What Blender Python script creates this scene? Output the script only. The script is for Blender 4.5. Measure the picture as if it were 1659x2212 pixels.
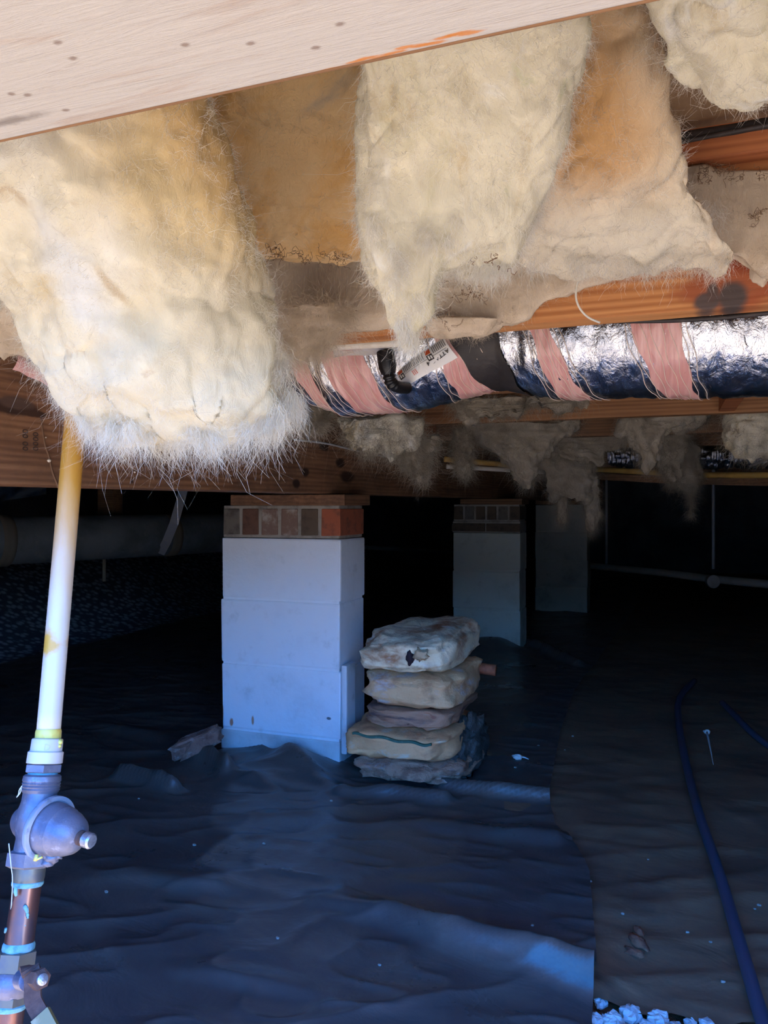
import bpy, bmesh, math, random
import numpy as np
from mathutils import Vector, Matrix

random.seed(7)
rng = np.random.default_rng(11)
for o in list(bpy.data.objects):
    bpy.data.objects.remove(o, do_unlink=True)
SC = bpy.context.scene
COL = SC.collection

# ------------------------------------------------------------------ camera
# House frame: +X runs along the floor joists, +Y runs into the crawl space, Z up.
# The camera stands just outside the access opening and is turned 20.3 deg to the left of +Y.
ANG = math.radians(20.3)
CA, SA = math.cos(ANG), math.sin(ANG)
F = 1650.0           # focal length in pixels of the 1659x2212 frame
CX, CY = 829.5, 1090.0
ZC = 0.78            # camera height above the ground
cam_d = bpy.data.cameras.new('camera')
cam_d.sensor_fit = 'VERTICAL'
cam_d.sensor_height = 36.0
cam_d.lens = 36.0 * F / 2212.0
cam_d.shift_y = -(1106.0 - CY) / 2212.0
cam_d.clip_start = 0.02
cam = bpy.data.objects.new('camera', cam_d)
COL.objects.link(cam)
cam.location = (0, 0, ZC)
cam.rotation_euler = (math.radians(90), 0, ANG)
SC.camera = cam

# ------------------------------------------------------------------ light
W = bpy.data.worlds.new('sky')
SC.world = W
W.use_nodes = True
wn = W.node_tree.nodes
wn.clear()
sky = wn.new('ShaderNodeTexSky')
sky.sky_type = 'NISHITA'
sky.sun_disc = False
sky.sun_elevation = math.radians(58)
sky.sun_rotation = math.radians(150)
sky.air_density = 1.0
sky.dust_density = 0.3
sky.ozone_density = 4.0
bg = wn.new('ShaderNodeBackground')
bg.inputs['Strength'].default_value = 1.6
wo = wn.new('ShaderNodeOutputWorld')
hs = wn.new('ShaderNodeHueSaturation')      # camera balanced for the warm bounce: clear sky reads as a strong blue
hs.inputs['Saturation'].default_value = 1.5
hs.inputs['Hue'].default_value = 0.515
W.node_tree.links.new(sky.outputs[0], hs.inputs['Color'])
W.node_tree.links.new(hs.outputs[0], bg.inputs[0])
W.node_tree.links.new(bg.outputs[0], wo.inputs[0])

sun_d = bpy.data.lights.new('sun', 'SUN')
sun_d.energy = 13.0
sun_d.color = (1.0, 0.92, 0.80)
sun_d.angle = math.radians(0.6)
sun = bpy.data.objects.new('sun', sun_d)
COL.objects.link(sun)
sun.location = (2, -6, 8)
sun.rotation_euler = (math.radians(32), 0, math.radians(24))   # from behind the camera, 58 deg high

VS = SC.view_settings
VS.view_transform = 'Standard'
VS.look = 'None'
VS.gamma = 1.0
VS.use_curve_mapping = False
VS.exposure = 0.5

# ------------------------------------------------------------------ helpers
def lin(c):
    return tuple((x / 255.0 / 12.92) if x / 255.0 <= 0.04045 else ((x / 255.0 + 0.055) / 1.055) ** 2.4 for x in c)

def c2h(X, D, Z):
    """camera plan (right, depth, height above camera) -> house coordinates"""
    X = np.asarray(X, float); D = np.asarray(D, float); Z = np.asarray(Z, float)
    return np.stack([X * CA - D * SA, X * SA + D * CA, Z + ZC], -1)

def P(x, y, d):
    """the point seen at photo pixel (x, y) that lies d metres in front of the camera"""
    return c2h((np.asarray(x) - CX) / F * np.asarray(d), d, -(np.asarray(y) - CY) / F * np.asarray(d))

def G(x, y, z=0.0):
    """the point at photo pixel (x, y) on the level z"""
    d = (ZC - z) * F / (np.asarray(y, float) - CY)
    return P(x, y, d)

def PV(x, y, v):
    """the point at photo pixel (x, y) on the plane Y = v of the house"""
    k = (np.asarray(x, float) - CX) / F
    return P(x, y, v / (k * SA + CA))

def _hash(ix, iy, iz, s):
    h = (ix.astype(np.int64) * 374761393 + iy.astype(np.int64) * 668265263 + iz.astype(np.int64) * 1274126177 + s * 974711) & 0xffffffff
    h = ((h ^ (h >> 13)) * 1274126177) & 0xffffffff
    h = h ^ (h >> 16)
    return (h & 0xffff) / 65535.0

def vnoise(p, s=0):
    p = np.asarray(p, float)
    i = np.floor(p)
    f = p - i
    f = f * f * (3 - 2 * f)
    i = i.astype(np.int64)
    out = 0
    for a in (0, 1):
        for b in (0, 1):
            for c in (0, 1):
                w = (f[..., 0] if a else 1 - f[..., 0]) * (f[..., 1] if b else 1 - f[..., 1]) * (f[..., 2] if c else 1 - f[..., 2])
                out = out + w * _hash(i[..., 0] + a, i[..., 1] + b, i[..., 2] + c, s)
    return out * 2 - 1

def fbm(p, oct=4, s=0, gain=0.5):
    p = np.asarray(p, float)
    o = 0; a = 1.0
    for k in range(oct):
        o = o + a * vnoise(p * 2.03 ** k + 17.3 * k, s + k)
        a *= gain
    return o

WL = {}
def thing(name, label, cat, loc, group=None):
    o = bpy.data.objects.new(name, None)
    COL.objects.link(o)
    o.empty_display_size = 0.05
    o.location = tuple(float(c) for c in loc)
    WL[o] = np.array(loc, float)
    o['label'] = label; o['category'] = cat
    if group: o['group'] = group
    return o

def tag(o, label, cat, group=None):
    o['label'] = label; o['category'] = cat
    if group: o['group'] = group
    return o

def struct(o, label=None):
    o['kind'] = 'structure'
    if label: o['label'] = label
    return o

def link_mesh(name, me, mat, parent, V, smooth):
    if mat: me.materials.append(mat)
    if smooth:
        me.polygons.foreach_set('use_smooth', np.ones(len(me.polygons), bool))
    o = bpy.data.objects.new(name, me)
    COL.objects.link(o)
    return o

def mesh(name, V, Fc, mat, parent=None, smooth=False):
    """one mesh object from world-space vertices; its origin sits at its own base (or at the parent's)"""
    V = np.asarray(V, float)
    base = np.array([0.5 * (V[:, 0].min() + V[:, 0].max()), 0.5 * (V[:, 1].min() + V[:, 1].max()), V[:, 2].min()])
    me = bpy.data.meshes.new(name)
    me.from_pydata((V - base).tolist(), [], [list(map(int, f)) for f in Fc])
    me.update()
    o = link_mesh(name, me, mat, parent, V, smooth)
    WL[o] = base
    if parent is not None:
        o.parent = parent
        o.location = tuple(base - WL[parent])
    else:
        o.location = tuple(base)
    return o

def fast_mesh(name, V, Fc, mat, parent=None, smooth=False):
    V = np.asarray(V, np.float64); Fc = np.asarray(Fc, np.int32)
    base = np.array([0.5 * (V[:, 0].min() + V[:, 0].max()), 0.5 * (V[:, 1].min() + V[:, 1].max()), V[:, 2].min()])
    k = Fc.shape[1]
    me = bpy.data.meshes.new(name)
    me.vertices.add(len(V)); me.vertices.foreach_set('co', (V - base).ravel().astype(np.float32))
    me.loops.add(Fc.size); me.loops.foreach_set('vertex_index', Fc.ravel())
    me.polygons.add(len(Fc)); me.polygons.foreach_set('loop_start', np.arange(0, Fc.size, k, dtype=np.int32))
    me.update(calc_edges=True)
    me.validate()
    o = link_mesh(name, me, mat, parent, V, smooth)
    WL[o] = base
    if parent is not None:
        o.parent = parent
        o.location = tuple(base - WL[parent])
    else:
        o.location = tuple(base)
    return o

def join(parts):
    V = []; Fc = []; n = 0
    for v, f in parts:
        V.append(np.asarray(v, float)); Fc += [[i + n for i in q] for q in f]; n += len(v)
    return np.concatenate(V), Fc

def boxm(x0, x1, y0, y1, z0, z1, bev=0.0, rot=0.0, jitter=0.0, seg=2):
    """a bevelled box as (verts, faces); rot turns it about its own centre"""
    bm = bmesh.new()
    bmesh.ops.create_cube(bm, size=1)
    for v in bm.verts:
        v.co = Vector((v.co.x * (x1 - x0), v.co.y * (y1 - y0), v.co.z * (z1 - z0)))
    if bev > 0:
        bmesh.ops.bevel(bm, geom=bm.edges[:], offset=bev, segments=seg, affect='EDGES', profile=0.6)
    V = np.array([v.co[:] for v in bm.verts])
    bm.verts.index_update()
    Fc = [[v.index for v in f.verts] for f in bm.faces]
    bm.free()
    if jitter > 0:
        V = V + jitter * np.stack([vnoise(V * 30 + 5.1 * k, k) for k in range(3)], -1)
    if rot:
        c, s = math.cos(rot), math.sin(rot)
        V = np.stack([V[:, 0] * c - V[:, 1] * s, V[:, 0] * s + V[:, 1] * c, V[:, 2]], -1)
    V = V + np.array([(x0 + x1) / 2, (y0 + y1) / 2, (z0 + z1) / 2])
    return V, Fc

def box(name, x0, x1, y0, y1, z0, z1, mat, parent=None, bev=0.003, **k):
    V, Fc = boxm(x0, x1, y0, y1, z0, z1, bev, **k)
    return mesh(name, V, Fc, mat, parent)

def smooth_path(pts, n):
    pts = np.asarray(pts, float)
    m = len(pts)
    if m == 2:
        t = np.linspace(0, 1, n)[:, None]
        return pts[0] * (1 - t) + pts[1] * t
    t = np.linspace(0, m - 1 - 1e-9, n)
    i = t.astype(int); f = (t - i)[:, None]
    p0 = pts[np.clip(i - 1, 0, m - 1)]; p1 = pts[i]; p2 = pts[np.clip(i + 1, 0, m - 1)]; p3 = pts[np.clip(i + 2, 0, m - 1)]
    return 0.5 * (2 * p1 + (p2 - p0) * f + (2 * p0 - 5 * p1 + 4 * p2 - p3) * f ** 2 + (3 * p1 - p0 - 3 * p2 + p3) * f ** 3)

def frames(C):
    T = np.gradient(C, axis=0)
    T /= np.linalg.norm(T, axis=1)[:, None]
    up = np.array([0, 0, 1.0]) if abs(T[0][2]) < 0.9 else np.array([0, 1.0, 0])
    N = np.zeros_like(C); B = np.zeros_like(C)
    n = np.cross(up, T[0]); n /= np.linalg.norm(n)
    for i in range(len(C)):
        n = n - T[i] * np.dot(n, T[i]); n /= np.linalg.norm(n)
        N[i] = n; B[i] = np.cross(T[i], n)
    return T, N, B

def tubem(pts, r, seg=12, n=None, caps=True):
    C = smooth_path(pts, n) if n else np.asarray(pts, float)
    T, N, B = frames(C)
    r = np.broadcast_to(np.asarray(r, float), (len(C),)) if np.ndim(r) < 1 or len(np.atleast_1d(r)) == len(C) else np.interp(np.linspace(0, 1, len(C)), np.linspace(0, 1, len(r)), r)
    th = np.linspace(0, 2 * math.pi, seg, endpoint=False)
    V = (C[:, None] + r[:, None, None] * (np.cos(th)[None, :, None] * N[:, None] + np.sin(th)[None, :, None] * B[:, None])).reshape(-1, 3)
    Fc = []
    for i in range(len(C) - 1):
        for j in range(seg):
            k = (j + 1) % seg
            Fc.append([i * seg + j, i * seg + k, (i + 1) * seg + k, (i + 1) * seg + j])
    if caps:
        Fc.append(list(range(seg))[::-1]); Fc.append([(len(C) - 1) * seg + j for j in range(seg)])
    return V, Fc

def tube(name, pts, r, mat, parent=None, seg=12, n=None, caps=True):
    V, Fc = tubem(pts, r, seg, n, caps)
    return mesh(name, V, Fc, mat, parent, True)

def lathem(prof, p0, axis, seg=28, phase=0.0, up=None):
    """revolve (s, r) pairs about the axis from p0"""
    p0 = np.asarray(p0, float); a = np.asarray(axis, float); a = a / np.linalg.norm(a)
    u = np.array([0, 0, 1.0]) if abs(a[2]) < 0.9 else np.array([1.0, 0, 0])
    if up is not None: u = np.asarray(up, float)
    n = np.cross(u, a); n /= np.linalg.norm(n); b = np.cross(a, n)
    th = np.linspace(0, 2 * math.pi, seg, endpoint=False) + phase
    V = []
    for s, r in prof:
        V.append(p0 + a * s + max(r, 1e-5) * (np.cos(th)[:, None] * n + np.sin(th)[:, None] * b))
    V = np.concatenate(V)
    Fc = []
    for i in range(len(prof) - 1):
        for j in range(seg):
            k = (j + 1) % seg
            Fc.append([i * seg + j, i * seg + k, (i + 1) * seg + k, (i + 1) * seg + j])
    Fc.append(list(range(seg))[::-1]); Fc.append([(len(prof) - 1) * seg + j for j in range(seg)])
    return V, Fc

def lathe(name, prof, p0, axis, mat, parent=None, seg=28, smooth=True, phase=0.0):
    V, Fc = lathem(prof, p0, axis, seg, phase)
    o = mesh(name, V, Fc, mat, parent, smooth)
    if smooth:
        sharp(o, 35)
    return o

def sharp(o, deg):
    bm = bmesh.new(); bm.from_mesh(o.data)
    for e in bm.edges:
        if len(e.link_faces) == 2 and e.calc_face_angle(0) > math.radians(deg):
            e.smooth = False
    bm.to_mesh(o.data); bm.free()

def blobm(c, rx, ry, rz, seg=20, rings=14, pw=0.7, amp=0.1, fr=6.0, s=0, rot=0.0, tilt=0.0):
    """a rounded-box pillow with a lumpy surface"""
    th = np.linspace(0, 2 * math.pi, seg, endpoint=False)
    ph = np.linspace(-math.pi / 2, math.pi / 2, rings)
    def sp(x, p): return np.sign(x) * np.abs(x) ** p
    V = []
    for a in ph:
        V.append(np.stack([sp(np.cos(a), pw) * sp(np.cos(th), pw), sp(np.cos(a), pw) * sp(np.sin(th), pw), np.full(seg, sp(np.sin(a), pw))], -1))
    V = np.concatenate(V)
    d = 1 + amp * fbm(V * fr * 0.25 + s * 3.7, 4, s)
    V = V * d[:, None] * np.array([rx, ry, rz])
    if tilt:
        V = np.stack([V[:, 0], V[:, 1] * math.cos(tilt) - V[:, 2] * math.sin(tilt), V[:, 1] * math.sin(tilt) + V[:, 2] * math.cos(tilt)], -1)
    if rot:
        cc, ss = math.cos(rot), math.sin(rot)
        V = np.stack([V[:, 0] * cc - V[:, 1] * ss, V[:, 0] * ss + V[:, 1] * cc, V[:, 2]], -1)
    V = V + np.asarray(c, float)
    Fc = []
    for i in range(rings - 1):
        for j in range(seg):
            k = (j + 1) % seg
            Fc.append([i * seg + j, i * seg + k, (i + 1) * seg + k, (i + 1) * seg + j])
    return V, Fc

# ------------------------------------------------------------------ materials
class NB:
    def __init__(s, name):
        s.m = bpy.data.materials.new(name); s.m.use_nodes = True
        s.t = s.m.node_tree; s.t.nodes.clear()
        s.out = s.t.nodes.new('ShaderNodeOutputMaterial')
        s.pos = s.t.nodes.new('ShaderNodeNewGeometry').outputs['Position']
    def n(s, k): return s.t.nodes.new(k)
    def l(s, a, b): s.t.links.new(a, b)
    def map(s, scale, off=(0, 0, 0), rot=(0, 0, 0)):
        m = s.n('ShaderNodeMapping'); s.l(s.pos, m.inputs[0])
        m.inputs['Scale'].default_value = scale if hasattr(scale, '__len__') else (scale,) * 3
        m.inputs['Location'].default_value = off
        m.inputs['Rotation'].default_value = rot
        return m.outputs[0]
    def noise(s, scale, detail=5, rough=0.6, dist=0.0, off=(0, 0, 0)):
        t = s.n('ShaderNodeTexNoise'); s.l(s.map(scale, off), t.inputs['Vector'])
        t.inputs['Scale'].default_value = 1.0; t.inputs['Detail'].default_value = detail
        t.inputs['Roughness'].default_value = rough; t.inputs['Distortion'].default_value = dist
        return t.outputs[0]
    def vor(s, scale, feature='F1'):
        t = s.n('ShaderNodeTexVoronoi'); s.l(s.map(scale), t.inputs['Vector']); t.inputs['Scale'].default_value = 1.0
        t.feature = feature
        return t.outputs[0]
    def ramp(s, f, lo, hi, inv=False):
        r = s.n('ShaderNodeMapRange'); r.interpolation_type = 'SMOOTHSTEP'
        s.l(f, r.inputs[0]); r.inputs[1].default_value = lo; r.inputs[2].default_value = hi
        r.inputs[3].default_value = 1.0 if inv else 0.0; r.inputs[4].default_value = 0.0 if inv else 1.0
        return r.outputs[0]
    def math(s, op, a, b=None):
        m = s.n('ShaderNodeMath'); m.operation = op
        for i, q in enumerate((a, b)):
            if q is None: continue
            if isinstance(q, (int, float)): m.inputs[i].default_value = q
            else: s.l(q, m.inputs[i])
        return m.outputs[0]
    def mix(s, f, a, b):
        m = s.n('ShaderNodeMix'); m.data_type = 'RGBA'
        if isinstance(f, (int, float)): m.inputs[0].default_value = f
        else: s.l(f, m.inputs[0])
        for i, q in ((6, a), (7, b)):
            if isinstance(q, tuple): m.inputs[i].default_value = (*q[:3], 1)
            else: s.l(q, m.inputs[i])
        return m.outputs[2]
    def spot(s, c, rad, soft=0.35, wob=0.25, fr=14):
        """1 inside an ellipsoid with a wobbly rim"""
        sc = tuple(1.0 / r for r in rad)
        v = s.map(sc, tuple(-c[i] * sc[i] for i in range(3)))
        ln = s.n('ShaderNodeVectorMath'); ln.operation = 'LENGTH'; s.l(v, ln.inputs[0])
        nz = s.noise(fr, 3)
        d = s.math('ADD', ln.outputs['Value'], s.math('MULTIPLY', s.math('SUBTRACT', nz, 0.5), wob * 2))
        return s.ramp(d, 1 - soft, 1 + soft, True)
    def bump(s, h, strength=0.3, dist=0.01, prev=None):
        b = s.n('ShaderNodeBump'); s.l(h, b.inputs['Height']); b.inputs['Strength'].default_value = strength
        b.inputs['Distance'].default_value = dist
        if prev is not None: s.l(prev, b.inputs['Normal'])
        return b.outputs[0]
    def pbr(s, col, rough=0.6, metal=0.0, normal=None, spec=0.5, sss=0.0, trans=0.0, coat=0.0):
        p = s.n('ShaderNodeBsdfPrincipled')
        def st(k, q):
            if isinstance(q, tuple): p.inputs[k].default_value = (*q[:3], 1)
            elif isinstance(q, (int, float)): p.inputs[k].default_value = q
            else: s.l(q, p.inputs[k])
        st('Base Color', col); st('Roughness', rough); st('Metallic', metal)
        st('Specular IOR Level', spec); st('Coat Weight', coat)
        if trans: st('Transmission Weight', trans)
        if normal is not None: s.l(normal, p.inputs['Normal'])
        s.l(p.outputs[0], s.out.inputs[0])
        s.p = p
        return s.m

def layered(name, base, layers=(), rough=0.7, metal=0.0, bump=None, spec=0.4, coat=0.0):
    """base colour with noise layers (colour, scale, lo, hi) and spots (colour, centre, radii)"""
    b = NB(name)
    col = lin(base)
    for i, L in enumerate(layers):
        if len(L) == 4:
            c, sc, lo, hi = L
            f = b.ramp(b.noise(sc, 6, 0.62, 0.0, (3.1 * i, 1.7 * i, 0.9 * i)), lo, hi)
        else:
            c, ctr, rad = L
            f = b.spot(ctr, rad, 0.3, 0.3, 1.6 / max(min(rad), 1e-3) * 0.4)
        col = b.mix(f, col, lin(c))
    nm = None
    if bump:
        for sc, st, ds in bump:
            nm = b.bump(b.noise(sc, 6, 0.6), st, ds, nm)
    return b.pbr(col, rough, metal, nm, spec, coat=coat)

def wood(name, light, dark, axis=0, spots=(), rough=0.75, dirt=None, fine=1.0):
    b = NB(name)
    st = [14 * fine, 14 * fine, 14 * fine]; st[axis] = 0.8
    st2 = [90 * fine, 90 * fine, 90 * fine]; st2[axis] = 3
    g1 = b.noise(tuple(st), 4, 0.6, 0.6)
    g2 = b.noise(tuple(st2), 4, 0.65, 0.3)
    wv = b.n('ShaderNodeTexWave'); wv.wave_type = 'BANDS'
    wv.bands_direction = 'Z'
    sc = [1, 1, 1]; sc[axis] = 0.06
    vv = b.map(tuple(sc)); b.l(vv, wv.inputs['Vector'])
    wv.inputs['Scale'].default_value = 26 * fine; wv.inputs['Distortion'].default_value = 5.0
    wv.inputs['Detail'].default_value = 2.0; wv.inputs['Detail Scale'].default_value = 1.2
    f = b.math('ADD', b.math('MULTIPLY', g1, 0.45), b.math('ADD', b.math('MULTIPLY', g2, 0.5), b.math('MULTIPLY', wv.outputs[0], 0.13)))
    col = b.mix(b.ramp(f, 0.3, 0.75), lin(dark), lin(light))
    if dirt:
        col = b.mix(b.math('MULTIPLY', b.ramp(b.noise(5.0, 6, 0.7), 0.42, 0.72), 0.75), col, lin(dirt))
    for c, ctr, rad in spots:
        col = b.mix(b.spot(ctr, rad, 0.3, 0.25, 0.6 / min(rad)), col, lin(c))
    nm = b.bump(f, 0.25, 0.004)
    return b.pbr(col, rough, 0, nm, 0.3)

def fibreglass(name, base, tints=(), trans=0.25, fine=1.0, spots=(), streak=16):
    """woolly mineral fibre: diffuse with some light let through, streaked and mottled"""
    b = NB(name)
    col = lin(base)
    for i, (c, sc, lo, hi) in enumerate(tints):
        f = b.ramp(b.noise(sc, 5, 0.6, 0.6, (2.3 * i, 4.1 * i, 1.3 * i)), lo, hi)
        col = b.mix(f, col, lin(c))
    for c, ctr, rad in spots:
        col = b.mix(b.math('MULTIPLY', b.spot(ctr, rad, 0.65, 0.35, 0.7 / min(rad)), 0.85), col, lin(c))
    h1 = b.noise((60 * fine, 60 * fine, streak * fine), 7, 0.7, 1.2)
    h2 = b.noise((420 * fine, 420 * fine, 90 * fine), 4, 0.7, 1.5)
    nm = b.bump(h2, 0.35, 0.002, b.bump(h1, 0.5, 0.008))
    d = b.n('ShaderNodeBsdfDiffuse'); t = b.n('ShaderNodeBsdfTranslucent'); mx = b.n('ShaderNodeMixShader')
    for q in (d, t):
        b.l(col, q.inputs['Color']) if not isinstance(col, tuple) else setattr(q.inputs['Color'], 'default_value', (*col, 1))
        b.l(nm, q.inputs['Normal'])
    mx.inputs[0].default_value = trans
    b.l(d.outputs[0], mx.inputs[1]); b.l(t.outputs[0], mx.inputs[2]); b.l(mx.outputs[0], b.out.inputs[0])
    return b.m

# ------------------------------------------------------------------ woolly pieces
def batt_body(rows, nr=90, nc=96, pw=0.75, bil=0.0, bilf=20.0, amp=0.02, fr=9.0, rag=0.0, ragf=14.0, s=0, stretch=0.4, cap=0.12, pv=False, fold=0.0, foldf=30.0, foldz=0.22, topcap=True):
    """rows: (photo y, left x, right x, depth, thickness) down the piece"""
    R = np.asarray(rows, float)
    t0 = np.linspace(0, 1, len(R)); t = np.linspace(0, 1, nr)
    y = np.interp(t, t0, R[:, 0])
    RR = smooth_path(R, nr)
    y, xl, xr, d, th = RR.T
    e = np.ones(nr)
    k = t > 1 - cap
    e[k] = np.sqrt(np.clip(1 - ((t[k] - (1 - cap)) / cap) ** 2, 0.0, 1))
    if topcap:
        k = t < 0.06
        e[k] *= np.sqrt(np.clip(1 - ((0.06 - t[k]) / 0.06) ** 2, 0.0, 1))
    a = np.linspace(0, 2 * math.pi, nc, endpoint=False)
    cx = np.sign(np.cos(a)) * np.abs(np.cos(a)) ** pw
    sx = np.sign(np.sin(a)) * np.abs(np.sin(a)) ** pw
    xc = (xl + xr) / 2; hw = (xr - xl) / 2 * (0.72 + 0.28 * e)
    kx = (xc[:, None] + hw[:, None] * cx[None] - CX) / F
    dd = d[:, None] / (kx * SA + CA) if pv else d[:, None] + 0 * kx      # pv: the piece lies along the plane Y = d
    X = kx * dd
    D = dd + th[:, None] / 2 * e[:, None] * sx[None]
    Z = -(y[:, None] - CY) / F * dd
    if rag:
        q = np.stack([X * ragf, D * ragf * 0.7, 0 * X + s], -1)
        Z = Z - rag * fbm(q, 3, s + 5) * np.clip((t[:, None] - 0.45) / 0.55, 0, 1) ** 1.5
    V = c2h(X, D, Z)
    # normals of the loft
    du = np.roll(V, -1, 1) - np.roll(V, 1, 1); dv = np.gradient(V, axis=0)
    N = np.cross(dv, du); N /= np.linalg.norm(N, axis=2)[..., None] + 1e-9
    q = V * np.array([fr, fr, fr * stretch])
    disp = amp * fbm(q, 5, s, 0.55)
    if fold:
        disp = disp + fold * (.4 + 1.2 * t[:, None] ** 2) * (1 - 2 * np.abs(vnoise(V * np.array([foldf, foldf, foldf * foldz]), s + 9)))
    if bil:
        disp = disp + bil * (2.2 * np.sqrt(np.abs(vnoise(V * bilf + 0.8 * fbm(V * bilf * .7, 2, s)[..., None], s + 13)) + .01) - .9)
    V = V + N * (disp * (0.35 + 0.65 * e[:, None]))[..., None]
    V = V.reshape(-1, 3)
    Fc = []
    for i in range(nr - 1):
        for j in range(nc):
            k = (j + 1) % nc
            Fc.append((i * nc + j, (i + 1) * nc + j, (i + 1) * nc + k, i * nc + k))
    Fc = np.array(Fc)
    return V, Fc

def fibrem(V, Fc, count, ln=0.03, w=0.0005, out=0.6, down=0.5, rand=0.6, low=0.0, zb=None, seed=1, curl=0.5, npt=5):
    """loose fibres rooted on a surface, as thin ribbons"""
    r = np.random.default_rng(seed)
    a = V[Fc[:, 0]]; b_ = V[Fc[:, 1]]; c = V[Fc[:, 2]]; d_ = V[Fc[:, 3]]
    n = np.cross(c - a, d_ - b_); ar = np.linalg.norm(n, axis=1); n = n / (ar[:, None] + 1e-12)
    w8 = ar.copy()
    zc = (a + c)[:, 2] / 2
    z0, z1 = zc.min(), zc.max()
    if low:
        w8 *= 0.06 + np.clip(1 - (zc - z0) / (low), 0, 1)
    w8 /= w8.sum()
    f = r.choice(len(Fc), count, p=w8)
    u = r.random((count, 1)); v = r.random((count, 1))
    root = (a[f] * (1 - u) + b_[f] * u) * (1 - v) + (d_[f] * (1 - u) + c[f] * u) * v
    L = ln * np.exp(np.clip(r.normal(0, 0.4, count), -1, .9))
    cl = np.stack([vnoise(root * 45 + 7 * k, 31 + k) for k in range(3)], -1)       # neighbours lean together
    dr = n[f] * out + np.array([0, 0, -down]) + cl * rand + r.normal(0, 0.35, (count, 3)) * rand
    dr /= np.linalg.norm(dr, axis=1)[:, None]
    p2 = r.normal(0, 1, (count, 3)); p2 -= dr * (p2 * dr).sum(1)[:, None]; p2 /= np.linalg.norm(p2, axis=1)[:, None]
    s = np.linspace(0, 1, npt)
    cu = curl * r.normal(0, 1, (count, 1, 1)); ph = r.random((count, 1, 1)) * 6
    pts = root[:, None] - n[f][:, None] * 0.002 + L[:, None, None] * (dr[:, None] * s[None, :, None] + p2[:, None] * (cu * s[None, :, None] ** 2 * 0.5 + 0.16 * np.sin(ph + s[None, :, None] * 8)) + np.cross(dr, p2)[:, None] * 0.16 * (np.cos(ph * 1.7 + s[None, :, None] * 7) - np.cos(ph * 1.7)) + np.array([0, 0, -1.0]) * 0.25 * down * s[None, :, None] ** 2)
    side = np.cross(dr, p2)
    ww = w * (0.6 + 0.8 * r.random((count, 1, 1))) * (1 - 0.75 * s[None, :, None])
    A = pts + side[:, None] * ww / 2; B = pts - side[:, None] * ww / 2
    VV = np.stack([A, B], 2).reshape(-1, 3)
    base = np.arange(count)[:, None] * (2 * npt) + 2 * np.arange(npt - 1)[None]
    FF = np.stack([base, base + 1, base + 3, base + 2], -1).reshape(-1, 4)
    return VV, FF

def lockm(roots, nper, ln, spread, w, seed, dirv=(0, 0, -1), npt=5):
    """fanned locks of fibre: every root gives a brush of strands"""
    r = np.random.default_rng(seed)
    n = len(roots) * nper
    root = np.repeat(np.asarray(roots, float), nper, 0)
    lean = np.repeat(r.normal(0, .28, (len(roots), 3)), nper, 0)
    fan = r.normal(0, 1, (n, 3)) * spread
    dr = np.asarray(dirv, float) + lean + fan
    dr /= np.linalg.norm(dr, axis=1)[:, None]
    L = ln * np.exp(r.normal(-.1, .4, n))
    root = root + fan * .018 + r.normal(0, .003, (n, 3))
    p2 = r.normal(0, 1, (n, 3)); p2 -= dr * (p2 * dr).sum(1)[:, None]; p2 /= np.linalg.norm(p2, axis=1)[:, None]
    t = np.linspace(0, 1, npt)[None, :, None]
    cu = .45 * r.normal(0, 1, (n, 1, 1)); ph = r.random((n, 1, 1)) * 6
    pts = root[:, None] + L[:, None, None] * (dr[:, None] * t + p2[:, None] * (cu * t ** 2 + .10 * np.sin(ph + t * 9) - .10 * np.sin(ph)) + np.cross(dr, p2)[:, None] * .10 * (np.cos(ph * 1.7 + t * 8) - np.cos(ph * 1.7)) - np.array([0, 0, .15]) * t ** 2)
    side = np.cross(dr, p2)
    ww = w * (.5 + r.random((n, 1, 1))) * (1 - .7 * t)
    VV = np.stack([pts + side[:, None] * ww / 2, pts - side[:, None] * ww / 2], 2).reshape(-1, 3)
    base = np.arange(n)[:, None] * (2 * npt) + 2 * np.arange(npt - 1)[None]
    return VV, np.stack([base, base + 1, base + 3, base + 2], -1).reshape(-1, 4)

def wool(name, label, group, rows, mat, fmat, nfib=6000, fib={}, body={}, cat='insulation', lumps=(), strands=(), locks=None, flmat=None):
    V, Fc = batt_body(rows, **body)
    loc = [V[:, 0].mean(), V[:, 1].mean(), V[:, 2].min()]
    t = thing(name, label, cat, loc, group)
    fast_mesh('batt', V, Fc, mat, t, True)
    allf = [fibrem(V, Fc, nfib, **fib)] if nfib else []
    for i, (px, py, d, rx, rz, ry) in enumerate(lumps):
        c = P(px, py, d)
        v, f = blobm(c, rx, ry, rz, 40, 28, 1.0, 0.22, 7, 50 + i + int(px))
        f = np.array(f)
        fast_mesh('tuft', v, f, mat, t, True)
        if nfib: allf.append(fibrem(v, f, int(40000 * (rx * rz + rx * ry + ry * rz)*8), **{**fib, 'low': 0, 'seed': 90 + i}))
    for i, rw in enumerate(strands):
        v, f = batt_body(rw, **{**body, 's': 77 + i, 'amp': body.get('amp', .02) * .5, 'bil': 0, 'rag': 0})
        fast_mesh('strand', v, f, mat, t, True)
        if nfib: allf.append(fibrem(v, f, nfib // 3, **{**fib, 'seed': 190 + i}))
    if locks:
        roots, nper, ln, spread, seed = locks
        allf.append(lockm(np.array([P(*q) for q in roots]), nper, ln, spread, .00032, seed))
    if allf:
        n = 0; VV = []; FF = []
        for v, f in allf:
            VV.append(v); FF.append(f + n); n += len(v)
        o = fast_mesh('loose_fibres', np.concatenate(VV), np.concatenate(FF), fmat, t, False)
        o['kind'] = 'stuff'
    return t

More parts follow.
